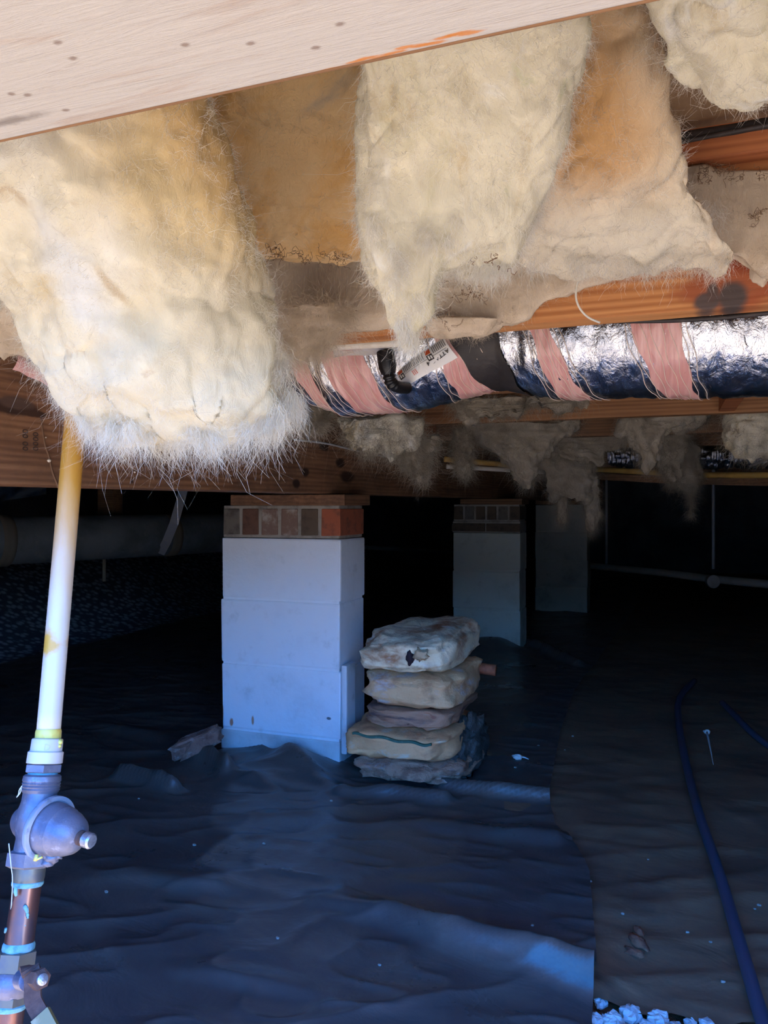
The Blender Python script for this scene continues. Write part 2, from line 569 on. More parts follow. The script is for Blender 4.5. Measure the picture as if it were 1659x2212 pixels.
# ================================================================== STRUCTURE
ZJ0, ZJ1 = ZC + 0.25, ZC + 0.47          # joist bottom / subfloor underside
M_clay = layered('red_clay', (150, 88, 58), [((120, 66, 44), 6.0, .4, .7), ((176, 120, 84), 25.0, .55, .8)], 0.95, bump=[(40, .6, .01)])
b = NB('clay_and_gravel')                       # red clay, with an unseen pale gravel strip added near the opening to bounce light
sx = b.n('ShaderNodeSeparateXYZ'); b.l(b.pos, sx.inputs[0])
cl = b.mix(b.ramp(b.noise(6, 5, .6), .4, .7), lin((150, 88, 58)), lin((120, 66, 44)))
gv = b.mix(b.ramp(b.noise(70, 4, .6), .35, .65), lin((212, 184, 148)), lin((230, 214, 186)))
yv = b.math('ADD', sx.outputs[1], b.math('MULTIPLY', b.math('SUBTRACT', b.noise(7, 4), .5), .25))
bk = b.mix(b.ramp(b.vor(26), .2, .6), lin((176, 182, 192)), lin((90, 96, 106)))
xv = b.math('ADD', sx.outputs[0], b.math('MULTIPLY', b.math('SUBTRACT', b.noise(5, 4), .5), .2))
M_floor = b.pbr(b.mix(b.ramp(xv, -2.95, -2.85), bk, b.mix(b.ramp(yv, 1.0, 1.15), gv, cl)), .95, 0, b.bump(b.noise(60, 4), .6, .012), .2)
M_yard = layered('yard_soil', (170, 152, 116), [((156, 128, 92), 1.5, .4, .7), ((186, 170, 140), 9.0, .55, .75)], 0.95, bump=[(30, .5, .02)])
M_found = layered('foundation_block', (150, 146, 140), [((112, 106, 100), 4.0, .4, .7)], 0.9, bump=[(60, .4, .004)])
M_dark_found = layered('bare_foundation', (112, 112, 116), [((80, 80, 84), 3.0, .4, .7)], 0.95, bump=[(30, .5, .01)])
M_ply = layered('subfloor', (136, 108, 82), [((92, 70, 54), 3.5, .4, .65), ((164, 138, 108), (9, 2, 9), .5, .75), ((70, 56, 46), 14.0, .6, .78)], 0.9, bump=[((8, 40, 8), .3, .004)])

def grid(name, x0, x1, y0, y1, nx, ny, hf, mat, thick=0.0, parent=None):
    xs = np.linspace(x0, x1, nx); ys = np.linspace(y0, y1, ny)
    XX, YY = np.meshgrid(xs, ys, indexing='ij')
    V = np.stack([XX, YY, hf(XX, YY)], -1).reshape(-1, 3)
    i, j = np.meshgrid(np.arange(nx - 1), np.arange(ny - 1), indexing='ij')
    a = (i * ny + j).ravel()
    Fc = np.stack([a, a + ny, a + ny + 1, a + 1], -1)
    return fast_mesh(name, V, Fc, mat, parent, True)

def bank(X, Y):
    # a gravelly earth bank that rises along the left foundation wall
    e = np.clip((-3.02 - X + 0.08 * np.sin(Y * 1.3)) / 1.2, 0, 1)
    return 0.5 * e * e * (3 - 2 * e)

struct(grid('floor', -5.3, 4.6, 0.2, 9.6, 110, 120,
            lambda X, Y: -0.02 + 0.012 * fbm(np.stack([X * 2, Y * 2, 0 * X], -1), 4, 3) + bank(X, Y), M_floor))
struct(grid('ground_outside', -14, 14, -16, 0.25, 60, 60,
            lambda X, Y: -0.02 + 0.02 * fbm(np.stack([X * .7, Y * .7, 0 * X], -1), 3, 8) - 0.01, M_yard))

# front foundation wall with the access opening (jambs out of the picture), house wall above
OU0, OU1 = -1.05, 0.95
fw = []
fw.append(boxm(-5.3, OU0, 0.10, 0.404, -0.1, ZJ0, 0.004))
fw.append(boxm(OU1, 4.7, 0.10, 0.404, -0.1, ZJ0, 0.004))
fw.append(boxm(-5.3, 4.7, -0.02, 0.10, ZJ1 + 0.03, 4.2, 0.004))
fw.append(boxm(-5.3, OU0 - 0.1, 0.10, 0.404, ZJ0, ZJ1, 0.004))
fw.append(boxm(OU1 + 0.1, 4.7, 0.10, 0.404, ZJ0, ZJ1, 0.004))
V, Fc = join(fw)
struct(mesh('wall_front', V, Fc, M_found))
struct(box('wall_sky_blocker', -16, 16, -9.2, -9.0, -0.1, 2.4, M_found, bev=0.01))  # unseen wall added behind the camera to block low sky light
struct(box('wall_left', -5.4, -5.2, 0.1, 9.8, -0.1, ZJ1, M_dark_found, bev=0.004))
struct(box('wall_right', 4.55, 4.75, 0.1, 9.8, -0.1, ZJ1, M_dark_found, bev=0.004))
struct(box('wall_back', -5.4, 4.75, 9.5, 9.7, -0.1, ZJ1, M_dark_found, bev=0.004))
struct(box('ceiling', -5.4, 4.75, 0.05, 9.8, ZJ1, ZJ1 + 0.03, M_ply, bev=0.002))

# ------------------------------------------------ white header over the opening
sA = PV(720, 146, 0.40); sB = PV(1010, 74, 0.40)
b = NB('white_paint_header')
col = lin((184, 178, 173))
col = b.mix(b.ramp(b.noise((5, 60, 60), 6, .7, .8), .52, .74), col, lin((172, 156, 146)))
col = b.mix(b.math('MULTIPLY', b.ramp(b.noise((2.0, 9, 9), 5, .6), .5, .75), .6), col, lin((178, 160, 148)))
col = b.mix(b.math('MULTIPLY', b.ramp(b.noise((14, 160, 160), 5, .7), .62, .74), .6), col, lin((150, 134, 124)))
for px, py in ((125, 92), (158, 126), (25, 203), (735, 52), (400, 97), (542, 94), (60, 205), (682, 103), (142, 238)):
    # the header's underside is level: put nail stains where they lie on it
    q = P(px, py, (ZJ0 - ZC) * F / (CY - py))
    col = b.mix(b.spot(q, (0.0026, 0.0016, 0.01), .6, .5, 300), col, lin((140, 126, 118)))
for t in np.linspace(0, 1, 12):
    px = 715 + 300 * t; py = 150 - 82 * t + 4 * math.sin(t * 20)
    q = P(px, py, (ZJ0 - ZC) * F / (CY - py))
    col = b.mix(b.math('MULTIPLY', b.spot(q, (0.0075, 0.0013, 0.012), .5, .6, 160), .85), col, lin((190, 118, 50)))
for px, py, r in ((110, 292, .01), (20, 262, .012), (60, 300, .014)):
    q = P(px, py, (ZJ0 - ZC) * F / (CY - py))
    col = b.mix(b.math('MULTIPLY', b.spot(q, (r * 2.2, r * .3, .02), .7, .8, 90), .7), col, lin((110, 100, 95)))
gh = b.noise((9, 130, 130), 6, .7, .8)
M_header = b.pbr(col, .75, 0, b.bump(gh, .5, .003, b.bump(b.noise(60, 5, .7), .2, .003)), .3)
M_rawedge = wood('header_core', (150, 112, 80), (96, 68, 48), 0)
h = thing('header_beam', 'white painted timber header across the top with an orange rust streak', 'beam', (-0.1, 0.25, ZJ0))
box('board', OU0 - 0.1, OU1 + 0.1, 0.10, 0.401, ZJ0, ZJ1, M_header, h, bev=0.002)
box('raw_edge', OU0 - 0.1, OU1 + 0.1, 0.4012, 0.404, ZJ0 + 0.0005, ZJ1, M_rawedge, h, bev=0.001)

# ------------------------------------------------ floor joists
K0 = PV(1560, 640, 1.06)
M_j1 = wood('orange_pine', (206, 146, 92), (150, 88, 46), 0, spots=[
    ((150, 74, 44), PV(1600, 590, 1.06), (0.05, 0.1, 0.045)),
    ((140, 66, 40), PV(1608, 545, 1.06), (0.012, 0.1, 0.03)),
    ((152, 84, 52), PV(1560, 625, 1.06), (0.055, 0.1, 0.02)),
    ((84, 70, 66), PV(1528, 652, 1.06), (0.016, 0.1, 0.012)),
    ((78, 66, 62), PV(1583, 640, 1.06), (0.017, 0.1, 0.02)),
    ((84, 66, 60), PV(1540, 632, 1.06), (0.007, 0.1, 0.013)),
    ((176, 104, 60), PV(1550, 320, 1.06), (0.35, 0.1, 0.028)),
], fine=1.1)
M_j2 = wood('brown_pine', (172, 124, 84), (120, 80, 52), 0)
M_j3 = wood('dull_pine', (150, 112, 80), (98, 70, 50), 0, dirt=(96, 84, 72))
names = ['first', 'second', 'third', 'fourth', 'fifth', 'sixth', 'seventh', 'eighth', 'ninth', 'tenth', 'eleventh', 'twelfth', 'thirteenth']
JV = [1.06 + 0.61 * i for i in range(13)]
for i, v in enumerate(JV):
    m = M_j1 if i == 0 else (M_j2 if i < 3 else M_j3)
    o = box('floor_joist', -5.18, 4.53, v, v + 0.04, ZJ0, ZJ1 - 0.001, m, bev=0.0025)
    lab = ('orange pine floor joist with a big dark knot, first behind the white header' if i == 0 else
           'pine floor joist resting on the girder, %s behind the white header' % names[i])
    tag(o, lab, 'joist', 'floor joists under the subfloor')
# reddish cleat on the first joist and the blocking pieces between far joists
M_cleat = wood('red_pine', (190, 118, 74), (146, 82, 50), 0)
q0 = PV(1425, 312, 1.045); q1 = PV(1425, 362, 1.045)
tag(box('cleat', q0[0] - 0.16, 1.3, 1.030, 1.0595, q1[2] - 0.004, q1[2] + 0.052, M_cleat, bev=0.002),
    'reddish wooden cleat nailed along the top of the knotty orange joist', 'cleat')
for (x, y, k, L, lab) in ((880, 945, 3, 0.55, 'short pine block between joists beside pale insulation lump'), (1590, 900, 2, 0.5, 'reddish pine block between joists beside the drooping pale wool')):
    q = PV(x, y, JV[k] - 0.3)
    tag(box('blocking', q[0] - 0.02, q[0] + 0.02, JV[k] - 0.569, JV[k] - 0.001, ZJ0 + .004, ZJ1 - .002, M_cleat, bev=0.002), lab, 'blocking', 'blocking between the joists')

# ------------------------------------------------ girder (drifts a few degrees from square to the joists)
GA = math.radians(2.9)
def gird(v):   # right-hand face of the girder at depth v
    return -0.93 + math.tan(GA) * (v - 2.1)
def GF(x, y):  # photo pixel on the girder's right-hand face
    k = (x - CX) / F
    # u = d(k CA - SA), v = d(k SA + CA); u = -0.93 + tan(GA)(v-2.1)
    tg = math.tan(GA)
    d = (-0.93 - tg * 2.1) / ((k * CA - SA) - tg * (k * SA + CA))
    return P(x, y, d)
sp = []
for x, y, a, bb in ((700, 965, .03, .012), (735, 1000, .03, .014), (660, 1020, .02, .012), (750, 1030, .05, .018), (640, 1045, .02, .012)):
    sp.append(((58, 40, 32), GF(x, y), (0.05, a, bb)))
for x, y, a, bb, c in ((30, 880, .05, .012, (64, 46, 38)), (70, 893, .03, .006, (70, 50, 40)), (285, 1040, .004, .004, (70, 50, 40)), (35, 870, .035, .01, (92, 72, 62))):
    sp.append((c, GF(x, y), (0.05, a, bb)))
M_gird = wood('girder_pine', (152, 112, 82), (104, 72, 52), 1, spots=sp, dirt=(92, 70, 56))
v0, v1 = 0.42, 8.2
L = v1 - v0
V, Fc = boxm(-0.06, 0.06, -L / 2, L / 2, ZC + 0.032, ZJ0 - 0.001, 0.003)
cg, sg = math.cos(-GA), math.sin(-GA)
vm = (v0 + v1) / 2
V = np.stack([V[:, 0] * cg - V[:, 1] * sg + gird(vm) - 0.06, V[:, 0] * sg + V[:, 1] * cg + vm, V[:, 2]], -1)
gth = thing('girder', 'long brown timber girder resting on the block piers', 'beam', (V[:, 0].mean(), 2.0, ZC + 0.032))
mesh('timber', V, Fc, M_gird, gth)
M_ink = layered('ink', (74, 58, 50), rough=.9)
def text_mesh(name, body, size, origin, right, up, mat, parent, depth=0.0006):
    cu = bpy.data.curves.new('glyphs', 'FONT'); cu.body = body; cu.size = size; cu.extrude = depth
    cu.resolution_u = 2
    ob = bpy.data.objects.new('glyphs', cu); COL.objects.link(ob)
    bpy.context.view_layer.update()
    dg = bpy.context.evaluated_depsgraph_get()
    me = bpy.data.meshes.new_from_object(ob.evaluated_get(dg))
    V = np.array([v.co[:] for v in me.vertices]); Fc = [list(p.vertices) for p in me.polygons]
    bpy.data.objects.remove(ob, do_unlink=True); bpy.data.meshes.remove(me)
    right = np.asarray(right, float); right /= np.linalg.norm(right)
    up = np.asarray(up, float); up = up - right * np.dot(up, right); up /= np.linalg.norm(up)
    nn = np.cross(right, up)
    W_ = np.asarray(origin) + V[:, :1] * right + V[:, 1:2] * up + V[:, 2:3] * nn
    return mesh(name, W_, Fc, mat, parent)
gd = np.array([math.sin(GA), math.cos(GA), 0.0])
gn = np.array([math.cos(GA), -math.sin(GA), 0.0])
for x, y, s_ in ((60, 975, '00 00'), (82, 975, '0000')):
    text_mesh('lumber_stamp', s_, 0.016, GF(x, y) + gn * 0.0006, (0, 0, 1), -gd, M_ink, gth, 0.0004)
# crack and mud tube down the girder
M_crack = layered('crack_dirt', (112, 84, 64), rough=.95)
tube('mud_trail', [GF(x, y) + gn * 0.0012 for x, y in ((88, 905), (92, 940), (97, 965), (104, 985), (112, 1020), (122, 1045), (125, 1054))], 0.0016, M_crack, gth, 6, 24)
M_gl = layered('glue_blob', (214, 200, 180), rough=.6)
for x, y, r in ((105, 995, .0035), (290, 1020, .0022), (98, 945, .0015)):
    V, Fc = blobm(GF(x, y) + gn * 0.001, r, r, r * .8, 10, 8, 1, .2, 5, 2)
    mesh('glue_drop', V, Fc, M_gl, gth, True)

# ------------------------------------------------ block piers
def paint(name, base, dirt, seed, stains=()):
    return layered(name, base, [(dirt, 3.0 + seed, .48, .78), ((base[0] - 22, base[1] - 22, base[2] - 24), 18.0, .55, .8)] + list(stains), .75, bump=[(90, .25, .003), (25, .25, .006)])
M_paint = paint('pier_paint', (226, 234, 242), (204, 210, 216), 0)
M_dim_pier = paint('pier_paint_dimmed', (196, 202, 188), (164, 170, 158), 2)  # second pier: colour greyed to imitate light falling off with distance
M_dim_far_pier = paint('far_pier_dimmed', (176, 178, 164), (140, 142, 130), 3)  # far pier: greyer still, the weaker light is put into its colour
M_footing = paint('footing_paint', (204, 208, 210), (150, 150, 150), 1)
M_mortar = layered('mortar', (158, 152, 142), [((120, 114, 106), 20, .45, .7)], .95, bump=[(150, .4, .003)])
BR = {k: layered('brick_' + k, c, [(d, 30.0, .45, .7)], .9, bump=[(120, .5, .003)]) for k, c, d in (
    ('grey', (112, 106, 98), (84, 78, 72)), ('brown', (110, 80, 66), (84, 62, 54)), ('smeared', (128, 104, 92), (170, 162, 152)),
    ('dark', (98, 84, 70), (76, 66, 58)), ('red', (164, 92, 66), (124, 78, 62)))}

def pier(label, u0, u1, v0, v1, ztop, courses, rowlock, brick_seq, flat=0.0, zplate=None, plate_over=(0.02, 0.03), cracks=True, mats=None):
    t = thing('block_pier', label, 'pier', ((u0 + u1) / 2, (v0 + v1) / 2, 0), 'block piers under the girder')
    z = ztop
    n = len(brick_seq)
    bw = (u1 - u0) / n
    if rowlock:
        for i, c in enumerate(brick_seq):
            box('brick', u0 + i * bw + 0.006, u0 + (i + 1) * bw - 0.006 + (0.006 if i == n - 1 else 0), v0 + 0.002, v1 - 0.002, z - rowlock + 0.008, z - 0.010, BR[c], t, bev=0.003, jitter=0.0012)
        box('mortar', u0 + 0.004, u1 - 0.004, v0 + 0.005, v1 - 0.005, z - rowlock, z, M_mortar, t, bev=0.003, jitter=0.002)
        z -= rowlock
    if flat:
        w2 = (u1 - u0) / 2
        for i in range(2):
            box('brick', u0 - 0.006 + i * (w2 + 0.008), u0 + w2 - 0.004 + i * (w2 + 0.004), v0 - 0.004, v1, z - flat + 0.006, z - 0.012, BR['dark'], t, bev=0.003, jitter=0.0012)
        box('mortar', u0 - 0.002, u1 + 0.002, v0 + 0.001, v1 - 0.005, z - flat, z, M_mortar, t, bev=0.003, jitter=0.002)
        z -= flat
    for i, ch in enumerate(courses):
        o = 0.0018 * ((-1) ** i)
        box('block', u0 + o, u1 + o, v0, v1, z - ch + 0.004, z - 0.001, mats[i] if mats else M_paint, t, bev=0.006, jitter=0.002, seg=2)
        box('mortar', u0 + 0.004, u1 - 0.004, v0 + 0.0035, v1 - 0.004, z - ch - 0.003, z - ch + 0.006, mats[i] if mats else M_paint, t, bev=0.001)
        z -= ch
    return t
st = [((190, 132, 110), PV(500, 1560, 2.056), (.006, .02, .012)), ((190, 130, 110), PV(480, 1540, 2.056), (.004, .02, .03)),
      ((96, 110, 120), PV(710, 1552, 2.056), (.007, .02, .004)), ((130, 140, 150), PV(662, 1434, 2.056), (.004, .02, .005)), ((186, 140, 116), PV(546, 1556, 2.056), (.004, .02, .014))]
M_paint_low = paint('pier_paint_low', (226, 234, 242), (204, 210, 216), 0, st)
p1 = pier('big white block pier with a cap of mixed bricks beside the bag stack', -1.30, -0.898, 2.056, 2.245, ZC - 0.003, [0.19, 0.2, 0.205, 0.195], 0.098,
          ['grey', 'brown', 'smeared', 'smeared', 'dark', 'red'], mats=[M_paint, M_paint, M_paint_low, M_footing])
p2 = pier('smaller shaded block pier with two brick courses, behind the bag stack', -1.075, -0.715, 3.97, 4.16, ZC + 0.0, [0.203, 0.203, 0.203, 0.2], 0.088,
          ['dark', 'grey', 'dark', 'dark', 'grey', 'dark'], flat=0.06, mats=[M_dim_pier] * 4)
p3 = pier('dim block pier far back, behind hanging wool strands', -0.90, -0.53, 5.62, 5.82, ZC + 0.0, [0.2, 0.2, 0.2, 0.2], 0.0, ['dark'], mats=[M_dim_far_pier] * 4)
for lab, u0, u1, v0, v1, m in (('weathered wooden shim plate between girder and big white pier', -1.262, -0.878, 2.045, 2.25, M_gird),
                               ('dark wooden shim plate on the smaller shaded pier', -1.03, -0.70, 3.95, 4.17, M_j3),
                               ('dark wooden shim plate on the far dim pier', -0.90, -0.53, 5.62, 5.82, M_j3)):
    tag(box('shim_plate', u0, u1, v0, v1, ZC - 0.002 if 'big' in lab else ZC + 0.001, ZC + 0.0305, m, bev=0.003, jitter=0.002), lab, 'plate', 'shim plates on the piers')

# ================================================================== INSULATION
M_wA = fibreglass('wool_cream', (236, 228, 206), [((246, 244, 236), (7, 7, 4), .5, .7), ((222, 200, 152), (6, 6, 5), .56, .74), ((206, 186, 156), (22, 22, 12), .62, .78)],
                  spots=[((214, 178, 120), P(425, 335, .61), (.05, .2, .055)), ((224, 202, 156), P(370, 370, .60), (.06, .2, .06)), ((206, 170, 116), P(460, 320, .62), (.03, .2, .05)),  # upper tan spots: the wool's own tan plus warm bay shade put into colour
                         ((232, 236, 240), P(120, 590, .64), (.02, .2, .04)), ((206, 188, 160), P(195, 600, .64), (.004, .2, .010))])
M_wB = fibreglass('wool_tan', (240, 206, 154), [((230, 182, 116), (9, 9, 7), .5, .7), ((228, 204, 168), (12, 12, 5), .55, .75), ((196, 178, 154), (7, 7, 7), .6, .75)])
M_wC = fibreglass('wool_pale', (234, 226, 202), [((222, 214, 184), (18, 18, 3), .5, .68), ((240, 238, 228), (22, 22, 4), .55, .72), ((212, 196, 162), (24, 24, 2), .56, .72), ((214, 212, 180), (30, 30, 3), .62, .75)], streak=5)
M_wD = fibreglass('wool_peach', (240, 222, 192), [((218, 176, 124), (7, 7, 6), .52, .7), ((242, 232, 210), (12, 12, 8), .55, .75)],
                  spots=[((222, 172, 112), P(1290, 300, .82), (.06, .12, .08)), ((214, 168, 112), P(1240, 250, .82), (.05, .12, .05)), ((238, 230, 210), P(1330, 520, .88), (.16, .12, .04))])
M_wE = fibreglass('wool_dusty', (224, 206, 182), [((204, 184, 158), (9, 9, 9), .5, .7), ((206, 192, 172), (14, 14, 8), .55, .75), ((160, 138, 114), (30, 30, 30), .66, .78)])
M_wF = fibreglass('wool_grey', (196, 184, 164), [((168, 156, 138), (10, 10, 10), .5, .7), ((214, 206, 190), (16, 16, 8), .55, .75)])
M_fib = fibreglass('fibre_white', (244, 240, 230), trans=.4)
M_fibt = fibreglass('fibre_tan', (224, 206, 176), trans=.4)
M_fibl = fibreglass('fibre_beige', (226, 212, 190), trans=.4)
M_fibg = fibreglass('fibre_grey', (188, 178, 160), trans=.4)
GRP = 'fallen insulation hanging in the joist bays'

FUZZ = dict(w=.00035, out=.10, down=.3, rand=1.0, curl=1.8, npt=4)
# big cream batt over the pipe
rg = np.random.default_rng(5)
edge = [(165, 850), (200, 905), (235, 925), (280, 935), (330, 930), (380, 935), (430, 940), (470, 938), (520, 930), (560, 920), (600, 905), (620, 870), (605, 800), (575, 740), (120, 770), (105, 740)]
lk = [(x + rg.normal(0, 9), y + rg.normal(0, 12) - 14, .80 + rg.normal(0, .03)) for x, y in edge for _ in range(4)]
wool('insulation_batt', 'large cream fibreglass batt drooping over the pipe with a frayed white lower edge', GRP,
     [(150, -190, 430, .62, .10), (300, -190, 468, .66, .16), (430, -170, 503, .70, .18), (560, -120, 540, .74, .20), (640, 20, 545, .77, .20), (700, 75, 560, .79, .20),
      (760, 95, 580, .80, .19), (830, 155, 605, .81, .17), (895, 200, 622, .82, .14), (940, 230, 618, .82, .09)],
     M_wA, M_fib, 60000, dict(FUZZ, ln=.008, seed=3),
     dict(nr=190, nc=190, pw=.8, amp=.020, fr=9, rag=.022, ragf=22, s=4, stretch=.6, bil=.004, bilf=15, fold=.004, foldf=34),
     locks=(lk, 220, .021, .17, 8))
# tan batt behind it
wool('insulation_batt', 'tan stained batt behind, between the cream batt and the pale hanging one', GRP,
     [(120, 400, 820, .80, .12), (220, 420, 810, .84, .12), (340, 440, 800, .90, .12), (450, 470, 800, .96, .12), (520, 500, 800, 1.0, .10), (548, 520, 800, 1.01, .06)],
     M_wB, M_fibt, 9000, dict(FUZZ, ln=.008, seed=5),
     dict(nr=90, nc=110, pw=.5, amp=.014, fr=10, rag=.008, ragf=30, s=7, cap=.1, bil=.003))
# pale streaky batt in the middle
sh = [(812, 480), (806, 500), (850, 540), (858, 560), (846, 600), (872, 565), (925, 500), (932, 520), (905, 640), (985, 470), (970, 510), (890, 660), (870, 690)]
wool('insulation_batt', 'pale streaky batt hanging in a long torn strand in front of the duct label', GRP,
     [(40, 770, 1235, .60, .10), (150, 765, 1235, .64, .12), (260, 768, 1205, .67, .13), (350, 768, 1196, .69, .13), (430, 770, 1165, .71, .12),
      (500, 778, 1120, .715, .105), (550, 788, 1050, .72, .09), (590, 800, 968, .72, .075), (630, 820, 942, .72, .06), (675, 842, 934, .722, .046), (715, 862, 912, .726, .03), (752, 875, 891, .73, .015)],
     M_wC, M_fib, 26000, dict(FUZZ, ln=.009, down=.6, seed=6),
     dict(nr=220, nc=170, pw=.7, amp=.010, fr=13, rag=0, s=9, stretch=.2, fold=.0035, foldf=46, foldz=.12, bil=.0025, bilf=30, cap=.06),
     strands=[[(400, 950, 1180, .735, .10), (480, 960, 1150, .735, .10), (540, 975, 1120, .735, .085), (575, 1000, 1095, .735, .05)]],
     locks=([(884 + rg.normal(0, 9), 705 + rg.normal(0, 18), .72) for _ in range(14)] + [(1060 + rg.normal(0, 30), 570 + rg.normal(0, 6), .72) for _ in range(14)]
            + [(x + rg.normal(0, 3), y + rg.normal(0, 5), .668) for x, y in sh for _ in range(2)], 60, .014, .10, 9))
# right peach batt
wool('insulation_batt', 'broad peach batt spreading wide at its white lower edge, right of the streaky batt', GRP,
     [(60, 1180, 1360, .76, .10), (140, 1175, 1385, .79, .12), (230, 1165, 1412, .81, .13), (330, 1160, 1435, .84, .14), (420, 1140, 1480, .87, .14),
      (490, 1120, 1530, .90, .13), (550, 1115, 1585, .92, .11), (588, 1150, 1570, .93, .06)],
     M_wD, M_fib, 22000, dict(FUZZ, ln=.008, seed=8),
     dict(nr=130, nc=150, pw=.7, amp=.016, fr=10, rag=.012, ragf=26, s=12, bil=.005, bilf=26, cap=.1),
     locks=([(1150 + 420 * rg.random(), 575 + rg.normal(0, 8), .90) for _ in range(26)] + [(1540 + rg.normal(0, 20), 470 + rg.normal(0, 30), .9) for _ in range(10)], 50, .012, .25, 10))
# top right piece
wool('insulation_batt', 'cream batt dangling beside the black cable at the header', GRP,
     [(-60, 1440, 1760, .60, .10), (20, 1450, 1760, .62, .11), (90, 1465, 1760, .64, .11), (150, 1530, 1760, .66, .09), (190, 1600, 1750, .67, .06), (225, 1630, 1700, .68, .03)],
     M_wC, M_fib, 8000, dict(FUZZ, ln=.008, seed=9),
     dict(nr=80, nc=90, amp=.010, fr=14, rag=.01, ragf=40, s=15, bil=.006, bilf=30))
# dusty felt left on the face of the first joist
wool('insulation_scrap', 'dusty beige felt stuck to the face of the knotty joist above the duct', GRP,
     [(470, 500, 1240, 1.042, .026), (560, 500, 1345, 1.042, .028), (600, 510, 1325, 1.042, .03), (632, 525, 1250, 1.042, .03), (658, 540, 1175, 1.042, .03), (685, 545, 1135, 1.042, .03), (708, 560, 1065, 1.044, .02)],
     M_wE, M_fibl, 12000, dict(FUZZ, ln=.008, seed=10),
     dict(nr=60, nc=140, pw=.5, amp=.006, fr=22, rag=.02, ragf=24, s=18, cap=.12, pv=True))
wool('insulation_scrap', 'small beige wool tag drooping onto the black duct tape', GRP,
     [(690, 930, 1075, 1.015, .024), (708, 925, 1055, 1.02, .026), (728, 935, 1030, 1.03, .018)],
     M_wE, M_fibl, 1200, dict(FUZZ, ln=.008, seed=12),
     dict(nr=24, nc=60, pw=.6, amp=.006, fr=30, rag=.006, ragf=30, s=19, cap=.2, pv=True))
wool('insulation_scrap', 'dusty beige felt below the reddish cleat, beside the peach batt', GRP,
     [(366, 1420, 1900, 1.044, .018), (420, 1440, 1900, 1.042, .026), (480, 1480, 1900, 1.04, .03), (540, 1530, 1900, 1.04, .032), (572, 1585, 1900, 1.04, .03), (598, 1630, 1900, 1.04, .022)],
     M_wE, M_fibl, 7000, dict(FUZZ, ln=.008, seed=13),
     dict(nr=50, nc=90, pw=.5, amp=.006, fr=24, rag=.008, ragf=30, s=21, cap=.1, pv=True),
     lumps=[(1655, 560, .955, .024, .03, .012)])
# thin wisps over the duct, left tuft
wool('insulation_wisp', 'thin hazy wisp of wool sagging in front of the duct', GRP,
     [(660, 560, 780, 1.05, .012), (700, 560, 750, 1.08, .012), (740, 575, 715, 1.12, .012), (765, 590, 680, 1.14, .010), (785, 605, 650, 1.15, .006)],
     M_wE, M_fibl, 9000, dict(FUZZ, ln=.026, out=.5, seed=14),
     dict(nr=40, nc=60, pw=.9, amp=.012, fr=40, rag=.02, ragf=30, s=23, cap=.3))
wool('insulation_wisp', 'brownish wool tuft lodged on the girder behind the cream batt', GRP,
     [(560, -120, 70, 1.02, .05), (640, -120, 95, 1.02, .07), (700, -100, 140, 1.03, .07), (750, -60, 150, 1.04, .05), (775, 30, 120, 1.04, .03)],
     M_wE, M_fibl, 2500, dict(FUZZ, ln=.008, seed=15),
     dict(nr=40, nc=60, amp=.014, fr=20, rag=.01, ragf=30, s=25),
     lumps=[(15, 665, .98, .02, .02, .015)])
